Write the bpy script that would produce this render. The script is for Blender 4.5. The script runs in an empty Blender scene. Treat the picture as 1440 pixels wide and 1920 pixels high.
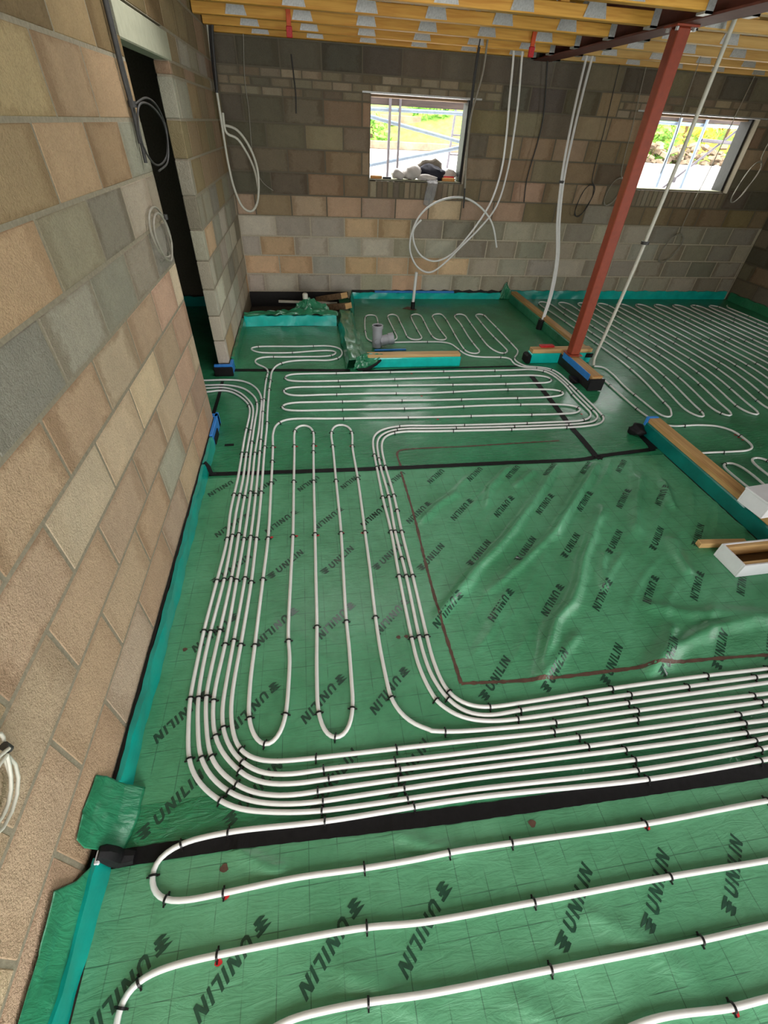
import bpy, bmesh, math, random
import numpy as np
from mathutils import Vector, Matrix

random.seed(7)
scn = bpy.context.scene
COL = scn.collection

# ------------------------------------------------------------------ camera
FPX, YAW, PITCH, ROLL, CAMZ = 817.05, 0.18433, 0.72539, 0.05677, 1.9256
def cam_basis():
    cy, sy, cp, sp = math.cos(YAW), math.sin(YAW), math.cos(PITCH), math.sin(PITCH)
    f = Vector((sy*cp, cy*cp, -sp)); r = Vector((cy, -sy, 0)); u = r.cross(f)
    cr, sr = math.cos(ROLL), math.sin(ROLL)
    return cr*r + sr*u, -sr*r + cr*u, f
r_, u_, f_ = cam_basis()
cam = bpy.data.cameras.new('camera'); cam.sensor_fit = 'HORIZONTAL'; cam.sensor_width = 36.0
cam.lens = FPX/1440*36; cam.clip_start = .02; cam.clip_end = 300
cam_ob = bpy.data.objects.new('camera', cam); COL.objects.link(cam_ob)
cam_ob.matrix_world = Matrix(((r_.x, u_.x, -f_.x, 0), (r_.y, u_.y, -f_.y, 0), (r_.z, u_.z, -f_.z, CAMZ), (0, 0, 0, 1)))
scn.camera = cam_ob

# ------------------------------------------------------------------ sky and light
world = bpy.data.worlds.new('overcast_sky'); scn.world = world; world.use_nodes = True
bg = world.node_tree.nodes['Background']
bg.inputs['Color'].default_value = (1.0, 0.99, 0.975, 1); bg.inputs['Strength'].default_value = 4.6
def portal(name, loc, rot, sx, sy):
    l = bpy.data.lights.new(name, 'AREA'); l.shape = 'RECTANGLE'; l.size = sx; l.size_y = sy
    l.cycles.is_portal = True
    o = bpy.data.objects.new(name, l); o.location = loc; o.rotation_euler = rot; COL.objects.link(o); return o
portal('added_daylight_rear', (.5, -2.2, 1.2), (math.radians(90), 0, 0), 2.7, 2.5)  # the first three portals fill unseen openings added for daylight
portal('added_daylight_side', (6.84, -.55, 1.1), (0, math.radians(90), 0), 2.2, 3.3)
portal('added_daylight_void', (.45, 3.45, 2.91), (0, 0, 0), 2.1, .6)
portal('daylight_window', (1.465, 7.25, 1.8), (math.radians(-90), 0, 0), 1.3, .85)
portal('daylight_second_window', (5.155, 7.25, 1.8), (math.radians(-90), 0, 0), 1.75, .85)
vs = scn.view_settings
vs.view_transform = 'Standard'; vs.look = 'None'; vs.gamma = 1.0; vs.use_curve_mapping = False
vs.exposure = 0.75
scn.cycles.use_denoising = True
scn.cycles.max_bounces = 6; scn.cycles.diffuse_bounces = 4; scn.cycles.glossy_bounces = 2; scn.cycles.use_adaptive_sampling = True; scn.cycles.adaptive_threshold = .08; scn.cycles.adaptive_min_samples = 16

# ------------------------------------------------------------------ helpers
class MB:
    def __init__(s): s.v = []; s.f = []
    def add(s, vs_, fs):
        n = len(s.v); s.v += [tuple(p) for p in vs_]; s.f += [tuple(i+n for i in f) for f in fs]; return s
    def box(s, a, b):
        (x0, y0, z0), (x1, y1, z1) = a, b
        return s.add([(x0,y0,z0),(x1,y0,z0),(x1,y1,z0),(x0,y1,z0),(x0,y0,z1),(x1,y0,z1),(x1,y1,z1),(x0,y1,z1)],
                     [(0,3,2,1),(4,5,6,7),(0,1,5,4),(1,2,6,5),(2,3,7,6),(3,0,4,7)])
    def cbox(s, a, b, c=.004):
        (x0, y0, z0), (x1, y1, z1) = a, b
        bm = bmesh.new(); bmesh.ops.create_cube(bm, size=1)
        bmesh.ops.scale(bm, vec=(x1-x0, y1-y0, z1-z0), verts=bm.verts)
        bmesh.ops.translate(bm, vec=((x0+x1)/2, (y0+y1)/2, (z0+z1)/2), verts=bm.verts)
        bmesh.ops.bevel(bm, geom=bm.edges[:], offset=c, segments=1, affect='EDGES')
        bm.verts.index_update()
        s.add([v.co for v in bm.verts], [[v.index for v in f.verts] for f in bm.faces]); bm.free(); return s
    def obox(s, centre, half, rot):
        """oriented box, rot is an euler tuple"""
        R = Matrix.LocRotScale(Vector(centre), __import__('mathutils').Euler(rot), None)
        n = len(s.v); m = MB().cbox([-h for h in half], half, min(half)*.18)
        return s.add([R @ Vector(p) for p in m.v], m.f)
    def tube(s, pts, r, n=8, caps=True, closed=False):
        pts = [Vector(p) for p in pts]; N = len(pts); base = len(s.v); ref = None
        for i, p in enumerate(pts):
            a = pts[i-1] if (i or closed) else p; b = pts[(i+1) % N] if (i < N-1 or closed) else p
            t = (b-a).normalized()
            if ref is None:
                ref = Vector((0,0,1)) if abs(t.z) < .9 else Vector((1,0,0))
            ref = (ref - t*ref.dot(t)).normalized(); bi = t.cross(ref)
            rr = r[i] if isinstance(r, (list, tuple)) else r
            for k in range(n):
                q = 2*math.pi*k/n
                s.v.append(tuple(p + ref*math.cos(q)*rr + bi*math.sin(q)*rr))
        for i in range(N if closed else N-1):
            j = (i+1) % N
            for k in range(n):
                k2 = (k+1) % n
                s.f.append((base+i*n+k, base+i*n+k2, base+j*n+k2, base+j*n+k))
        if caps and not closed:
            s.f.append(tuple(base+k for k in range(n))[::-1]); s.f.append(tuple(base+(N-1)*n+k for k in range(n)))
        return s
    def cyl(s, a, b, r, n=20, r2=None): return s.tube([a, b], [r, r2 if r2 is not None else r], n)
    def ring(s, a, b, ro, ri, n=20):
        """hollow pipe from a to b"""
        a, b = Vector(a), Vector(b); t = (b-a).normalized(); u = t.orthogonal().normalized(); w = t.cross(u); base = len(s.v)
        for p, r in ((a, ro), (b, ro), (b, ri), (a, ri)):
            for k in range(n):
                q = 2*math.pi*k/n; s.v.append(tuple(p+u*math.cos(q)*r+w*math.sin(q)*r))
        for j in range(4):
            for k in range(n):
                k2 = (k+1) % n; s.f.append((base+j*n+k, base+j*n+k2, base+((j+1) % 4)*n+k2, base+((j+1) % 4)*n+k))
        return s
    def prism(s, poly, z0, z1):
        n = len(poly)
        return s.add([(x, y, z0) for x, y in poly]+[(x, y, z1) for x, y in poly],
                     [tuple(range(n))[::-1], tuple(range(n, 2*n))]+[(i, (i+1) % n, n+(i+1) % n, n+i) for i in range(n)])
    def mesh(s, name):
        me = bpy.data.meshes.new(name); me.from_pydata(s.v, [], s.f)
        bm = bmesh.new(); bm.from_mesh(me); bmesh.ops.recalc_face_normals(bm, faces=bm.faces); bm.to_mesh(me); bm.free()
        me.update(); return me
    def build(s, name, mat, parent=None, smooth=False):
        me = s.mesh(name)
        if smooth: smooth_mesh(me)
        return link(name, me, mat, parent)
def smooth_mesh(me, ang=40):
    me.shade_smooth() if hasattr(me, 'shade_smooth') else None
    try: me.set_sharp_from_angle(angle=math.radians(ang))
    except Exception: pass
def link(name, me, mat=None, parent=None, loc=None, rot=None):
    o = bpy.data.objects.new(name, me); COL.objects.link(o)
    if mat is not None and not me.materials: me.materials.append(mat)
    if loc is not None: o.location = loc
    if rot is not None: o.rotation_euler = rot
    if parent is not None: o.parent = parent
    return o
def empty(name, loc=(0,0,0)):
    o = bpy.data.objects.new(name, None); o.empty_display_size = .1; COL.objects.link(o); o.location = loc; return o
def tag(o, label=None, cat=None, group=None, kind=None):
    if label: o['label'] = label
    if cat: o['category'] = cat
    if group: o['group'] = group
    if kind: o['kind'] = kind
    return o
def struct(o, label, cat): return tag(o, label, cat, kind='structure')
def catmull(P, step=.02, iters=2):
    """smooth resampled curve through 2-D or 3-D points"""
    P = [np.array(p, float) for p in P]; out = []
    Q = [2*P[0]-P[1]]+P+[2*P[-1]-P[-2]]
    for i in range(1, len(Q)-2):
        a, b, c, d = Q[i-1:i+3]; n = max(2, int(np.linalg.norm(c-b)/step))
        t0 = 0.; t1 = t0+max(1e-4, np.linalg.norm(b-a))**.5; t2 = t1+max(1e-4, np.linalg.norm(c-b))**.5; t3 = t2+max(1e-4, np.linalg.norm(d-c))**.5
        for k in range(n):
            t = t1+(t2-t1)*k/n
            A1 = (t1-t)/(t1-t0)*a+(t-t0)/(t1-t0)*b; A2 = (t2-t)/(t2-t1)*b+(t-t1)/(t2-t1)*c; A3 = (t3-t)/(t3-t2)*c+(t-t2)/(t3-t2)*d
            B1 = (t2-t)/(t2-t0)*A1+(t-t0)/(t2-t0)*A2; B2 = (t3-t)/(t3-t1)*A2+(t-t1)/(t3-t1)*A3
            out.append((t2-t)/(t2-t1)*B1+(t-t1)/(t2-t1)*B2)
    out.append(P[-1]); o = np.array(out)
    for _ in range(iters): o[1:-1] = .5*o[1:-1]+.25*(o[:-2]+o[2:])
    return o

# ------------------------------------------------------------------ materials
def srgb(r, g, b):
    return tuple(((c/255)/12.92 if c/255 <= .04045 else ((c/255+.055)/1.055)**2.4) for c in (r, g, b))
class NT:
    def __init__(s, name):
        s.m = bpy.data.materials.new(name); s.m.use_nodes = True; s.t = s.m.node_tree; s.b = s.t.nodes['Principled BSDF']
    def n(s, typ, **kw):
        o = s.t.nodes.new(typ)
        for k, v in kw.items(): setattr(o, k, v)
        return o
    def set(s, node, **kw):
        for k, v in kw.items():
            node.inputs[k.replace('_', ' ')].default_value = v
        return node
    def lk(s, a, b): s.t.links.new(a, b)
    def math(s, op, a, b=None, c=None):
        o = s.n('ShaderNodeMath', operation=op)
        for i, x in enumerate((a, b, c)):
            if x is None: continue
            if isinstance(x, (int, float)): o.inputs[i].default_value = x
            else: s.lk(x, o.inputs[i])
        return o.outputs[0]
    def mix(s, fac, a, b, mode='MIX'):
        o = s.n('ShaderNodeMix', data_type='RGBA', blend_type=mode)
        for i, x in ((0, fac), (6, a), (7, b)):
            if isinstance(x, (int, float)): o.inputs[i].default_value = x
            elif isinstance(x, tuple): o.inputs[i].default_value = (*x[:3], 1)
            else: s.lk(x, o.inputs[i])
        return o.outputs[2]
    def noise(s, scale, detail=3, rough=.5, vec=None, out='Fac', dist=0):
        o = s.n('ShaderNodeTexNoise'); o.inputs['Scale'].default_value = scale; o.inputs['Detail'].default_value = detail
        o.inputs['Roughness'].default_value = rough; o.inputs['Distortion'].default_value = dist
        if vec is not None: s.lk(vec, o.inputs['Vector'])
        return o.outputs[out]
    def ramp(s, fac, lo, hi):
        o = s.n('ShaderNodeMapRange'); o.inputs[1].default_value = lo; o.inputs[2].default_value = hi; s.lk(fac, o.inputs[0]); return o.outputs[0]
    def bump(s, h, strength, dist=.01):
        o = s.n('ShaderNodeBump'); o.inputs['Strength'].default_value = strength; o.inputs['Distance'].default_value = dist
        s.lk(h, o.inputs['Height']); s.lk(o.outputs[0], s.b.inputs['Normal'])
def simple(name, col, rough=.6, metal=0., var=.15, scale=30, bump=0., coat=0., coords='Object', spec=.5, emit=None):
    t = NT(name); tc = t.n('ShaderNodeTexCoord').outputs[coords]
    nz = t.noise(scale, 4, .6, tc)
    c = t.mix(t.ramp(nz, .3, .7), tuple(x*(1-var) for x in col), tuple(min(1, x*(1+var)) for x in col))
    t.lk(c, t.b.inputs['Base Color']); t.set(t.b, Roughness=rough, Metallic=metal)
    t.b.inputs['Specular IOR Level'].default_value = spec; t.b.inputs['Coat Weight'].default_value = coat
    if bump: t.bump(nz, bump)
    return t.m
def mat_block():
    t = NT('concrete_block'); oi = t.n('ShaderNodeObjectInfo'); tcn = t.n('ShaderNodeTexCoord'); gen = tcn.outputs['Generated']
    geo = t.n('ShaderNodeNewGeometry').outputs['Position']; base = oi.outputs['Color']; rnd = oi.outputs['Random']
    big = t.noise(7, 2, .6, geo); fine = t.noise(150, 2, .75, geo); mid = t.noise(30, 3, .7, geo); grit = t.noise(320, 0, .6, geo)
    def times(f): return t.mix(1., base, f, 'MULTIPLY')
    c = t.mix(t.ramp(big, .3, .7), base, times((1.16, 1.15, 1.13)))
    # damp staining that creeps in from the joints, different on every block
    sp = t.n('ShaderNodeSeparateXYZ'); t.lk(gen, sp.inputs[0])
    ex = t.math('ABSOLUTE', t.math('SUBTRACT', sp.outputs[0], t.math('ADD', .42, t.math('MULTIPLY', rnd, .16))))
    ez = t.math('ABSOLUTE', t.math('SUBTRACT', sp.outputs[2], .5))
    e = t.math('ADD', t.math('MAXIMUM', ex, t.math('SUBTRACT', ez, .06)), t.math('MULTIPLY', t.math('SUBTRACT', mid, .5), .22))
    e = t.math('ADD', e, t.math('MULTIPLY', t.math('SUBTRACT', big, .5), .35))
    st = t.math('MULTIPLY', t.ramp(e, .33, .46), t.math('ADD', .25, t.math('MULTIPLY', t.math('FRACT', t.math('MULTIPLY', rnd, 7.3)), .6)))
    c = t.mix(st, c, times((.66, .60, .55)))
    c = t.mix(t.math('MULTIPLY', t.ramp(mid, .5, .8), .28), c, times((.68, .64, .6)))
    c = t.mix(t.math('MULTIPLY', t.ramp(fine, .42, .7), .42), c, times((.55, .52, .5)))
    c = t.mix(t.math('MULTIPLY', t.ramp(grit, .55, .75), .25), c, times((1.3, 1.28, 1.25)))
    t.lk(c, t.b.inputs['Base Color']); t.set(t.b, Roughness=.97); t.b.inputs['Specular IOR Level'].default_value = .1
    t.bump(t.math('ADD', fine, t.math('MULTIPLY', mid, 1.2)), .8, .006)
    return t.m
def mat_film(name, col, dark, bright, grid=.6, rough=.36, coat=.25, wr=.35):
    t = NT(name); tc = t.n('ShaderNodeTexCoord').outputs['Object']
    sep = t.n('ShaderNodeSeparateXYZ'); t.lk(tc, sep.inputs[0])
    def line(ch, off, rot=None):
        v = t.math('MODULO', t.math('ADD', sep.outputs[ch], 50+off), .1)
        d = t.math('ABSOLUTE', t.math('SUBTRACT', v, .05))
        return t.ramp(d, .0482, .0492)
    g = t.math('MAXIMUM', line(0, .03), line(1, .015))
    patch = t.noise(9, 1, .5, tc); g = t.math('MULTIPLY', g, t.math('MULTIPLY', t.ramp(patch, .35, .6), grid))
    big = t.noise(2.2, 2, .55, tc); mid = t.noise(14, 3, .6, tc)
    mp = t.n('ShaderNodeMapping'); mp.inputs['Scale'].default_value = (6, 26, 6); mp.inputs['Rotation'].default_value = (0, 0, .12); t.lk(tc, mp.inputs[0])
    streak = t.noise(1.6, 4, .6, mp.outputs[0], dist=1.2)
    c = t.mix(t.ramp(big, .3, .7), col, bright)
    c = t.mix(t.math('MULTIPLY', t.ramp(mid, .45, .75), .35), c, dark)
    c = t.mix(g, c, (.008, .03, .02))
    t.lk(c, t.b.inputs['Base Color']); t.set(t.b, Roughness=rough); t.b.inputs['Coat Weight'].default_value = coat; t.b.inputs['Coat Roughness'].default_value = .18
    t.bump(t.math('ADD', streak, t.math('MULTIPLY', mid, .6)), wr, .008)
    return t.m
def mat_wood(name, c1, c2, axis=0, rough=.65):
    t = NT(name); tc = t.n('ShaderNodeTexCoord').outputs['Object']
    mp = t.n('ShaderNodeMapping'); s = [38, 38, 38]; s[axis] = 2.2; mp.inputs['Scale'].default_value = s; t.lk(tc, mp.inputs[0])
    gr = t.noise(1., 4, .55, mp.outputs[0], dist=.5)
    t.lk(t.mix(t.ramp(gr, .35, .68), c1, c2), t.b.inputs['Base Color']); t.set(t.b, Roughness=rough); t.bump(gr, .12, .003)
    return t.m
M = {}
M['block'] = mat_block()
M['mortar'] = simple('mortar', srgb(152, 143, 124), .95, var=.18, scale=60, bump=.3, spec=.1)
def mat_mortar2():
    # pale flush pointing in the lower courses, older grey mortar above
    t = NT('mortar_pale'); g = t.n('ShaderNodeNewGeometry').outputs['Position']; sp = t.n('ShaderNodeSeparateXYZ'); t.lk(g, sp.inputs[0])
    nz = t.noise(55, 4, .6, g); c = t.mix(t.ramp(sp.outputs[2], .98, 1.0), srgb(200, 190, 166), srgb(112, 104, 88))
    c = t.mix(t.math('MULTIPLY', t.ramp(nz, .35, .7), .3), c, (.16, .14, .11))
    t.lk(c, t.b.inputs['Base Color']); t.set(t.b, Roughness=.95); t.bump(nz, .3); return t.m
M['mortar_pale'] = mat_mortar2()
M['mortar_dark'] = simple('mortar_dark_grey', srgb(104, 98, 84), .95, var=.18, scale=60, bump=.3, spec=.1)  # darker tone of the mortar for the right, rear and hall walls
M['concrete'] = simple('lintel_concrete', srgb(172, 172, 150), .9, var=.08, scale=25, bump=.1, spec=.15)
M['screed'] = simple('sub_floor', srgb(64, 55, 46), .95, var=.2, scale=14)
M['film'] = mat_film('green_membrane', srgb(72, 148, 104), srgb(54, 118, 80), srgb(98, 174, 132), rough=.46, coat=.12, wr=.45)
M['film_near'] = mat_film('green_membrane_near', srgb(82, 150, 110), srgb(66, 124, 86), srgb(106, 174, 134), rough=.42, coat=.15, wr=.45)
M['film_far'] = mat_film('green_membrane_darkened', srgb(34, 124, 80), srgb(24, 92, 60), srgb(62, 156, 110), grid=.2, rough=.3, coat=.4, wr=1.6)  # doubled film at the lap; far sheets have their dark grazing reflection painted in
M['film_loose'] = mat_film('green_membrane_loose', srgb(28, 108, 72), srgb(18, 78, 52), srgb(56, 148, 108), grid=0., rough=.28, coat=.5, wr=.6)
M['teal'] = simple('teal_edge_film', srgb(6, 158, 146), .3, var=.14, scale=9, bump=.25, coat=.5)
M['teal_lit'] = simple('lit_teal_film', srgb(16, 194, 184), .28, var=.14, scale=9, bump=.3, coat=.5)  # teal film lightened, the stronger light on the far upstands put into colour
M['teal_deep'] = simple('deep_teal_film', srgb(4, 112, 104), .35, var=.25, scale=5, bump=.25, coat=.3)
M['tape'] = simple('black_tape', srgb(19, 18, 20), .6, var=.25, scale=40, bump=.2, spec=.25)
M['black'] = simple('black_plastic', srgb(18, 18, 20), .45, var=.2, scale=60)
M['dpc'] = simple('black_damp_course', srgb(26, 24, 23), .6, var=.3, scale=30, bump=.2)
M['pipe'] = simple('white_heating_pipe', srgb(236, 237, 235), .26, var=.04, scale=20, coat=.3)
M['conduit'] = simple('white_conduit', srgb(214, 212, 198), .45, var=.06, scale=30)
M['dark_cable'] = simple('grey_cable', srgb(58, 57, 56), .55, var=.2, scale=40)
M['pale_cable'] = simple('pale_cable', srgb(150, 145, 132), .5, var=.1, scale=40)
M['print'] = simple('dark_print', srgb(32, 74, 56), .45, var=.25, scale=50, coat=.2)
M['red'] = simple('red_marking', srgb(200, 36, 40), .5, var=.2, scale=60)
M['brown_line'] = simple('brown_marking', srgb(96, 70, 58), .6, var=.3, scale=25)
M['timber'] = mat_wood('sawn_timber', srgb(206, 168, 112), srgb(176, 134, 82), 1)
M['timber_x'] = mat_wood('sawn_timber_plate', srgb(214, 178, 122), srgb(184, 142, 90), 0)
M['joist'] = mat_wood('treated_joist', srgb(232, 176, 78), srgb(206, 142, 52), 0, .6)
M['joist_pale'] = mat_wood('pale_joist', srgb(228, 186, 112), srgb(206, 156, 84), 0, .6)
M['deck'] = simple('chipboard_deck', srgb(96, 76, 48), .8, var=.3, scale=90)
M['galv'] = simple('galvanised_steel', srgb(186, 188, 186), .4, .35, var=.18, scale=70)
M['steel'] = simple('red_oxide_steel', srgb(146, 60, 34), .55, var=.14, scale=22, bump=.05)
M['beam'] = simple('red_oxide_beam', srgb(108, 56, 44), .6, var=.15, scale=18)
M['grey_pvc'] = simple('grey_soil_pipe', srgb(160, 160, 166), .4, var=.05, scale=20)
M['blue'] = simple('blue_plastic', srgb(52, 132, 214), .4, var=.08, scale=30)
M['white_board'] = simple('white_board', srgb(226, 228, 232), .5, var=.04, scale=12)
M['old_wood'] = mat_wood('weathered_timber', srgb(146, 118, 88), srgb(104, 82, 60), 0, .8)
M['dark_board'] = mat_wood('dark_scaffold_board', srgb(74, 62, 58), srgb(52, 44, 42), 0, .8)
M['stone'] = simple('pale_gravel', srgb(196, 192, 186), .95, var=.12, scale=5)
M['scaffold'] = simple('scaffold_tube', srgb(130, 146, 166), .4, .3, var=.12, scale=20)
M['scaffold_dark'] = simple('dark_scaffold_tube', srgb(96, 92, 98), .5, .3, var=.15, scale=20)
M['bag'] = simple('translucent_bag', srgb(206, 200, 194), .4, var=.1, scale=12, bump=.3)
M['clear'] = simple('clear_plastic', (.8, .8, .8), .25, var=.05, scale=12, bump=.4); M['clear'].node_tree.nodes['Principled BSDF'].inputs['Transmission Weight'].default_value = .75; M['clear'].node_tree.nodes['Principled BSDF'].inputs['IOR'].default_value = 1.1
M['darkbag'] = simple('dark_cloth', srgb(28, 28, 42), .7, var=.2, scale=30, bump=.3)
M['greybag'] = simple('grey_sack', srgb(126, 118, 106), .8, var=.15, scale=20, bump=.2)
M['orange'] = simple('orange_wood', srgb(204, 146, 78), .7, var=.12, scale=30)
M['redstrap'] = simple('orange_strap', srgb(214, 84, 30), .5, var=.1, scale=30)
M['grass'] = simple('grass_bank', srgb(120, 164, 62), .9, var=.45, scale=3.5)
def mat_leaf(name, c1, c2):
    t = NT(name); tc = t.n('ShaderNodeTexCoord').outputs['Object']
    t.lk(t.mix(t.ramp(t.noise(4, 3, .6, tc), .35, .65), c1, c2), t.b.inputs['Base Color']); t.set(t.b, Roughness=.7); return t.m
M['leaf_green'] = mat_leaf('leaf_green', srgb(96, 152, 52), srgb(150, 190, 76))
M['leaf_yellow'] = mat_leaf('leaf_yellow', srgb(206, 182, 52), srgb(232, 208, 84))
M['leaf_red'] = mat_leaf('leaf_red', srgb(150, 62, 74), srgb(184, 110, 84))
M['rubble'] = simple('rubble_stone', srgb(136, 120, 100), .95, var=.3, scale=3)

LX = -0.831          # face of the left wall
BY = 6.872           # face of the back wall
RX = 6.862           # face of the right wall
Z0, CH = 0.091, .225 # underside of the first course, course pitch
CEIL = 2.566

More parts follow.
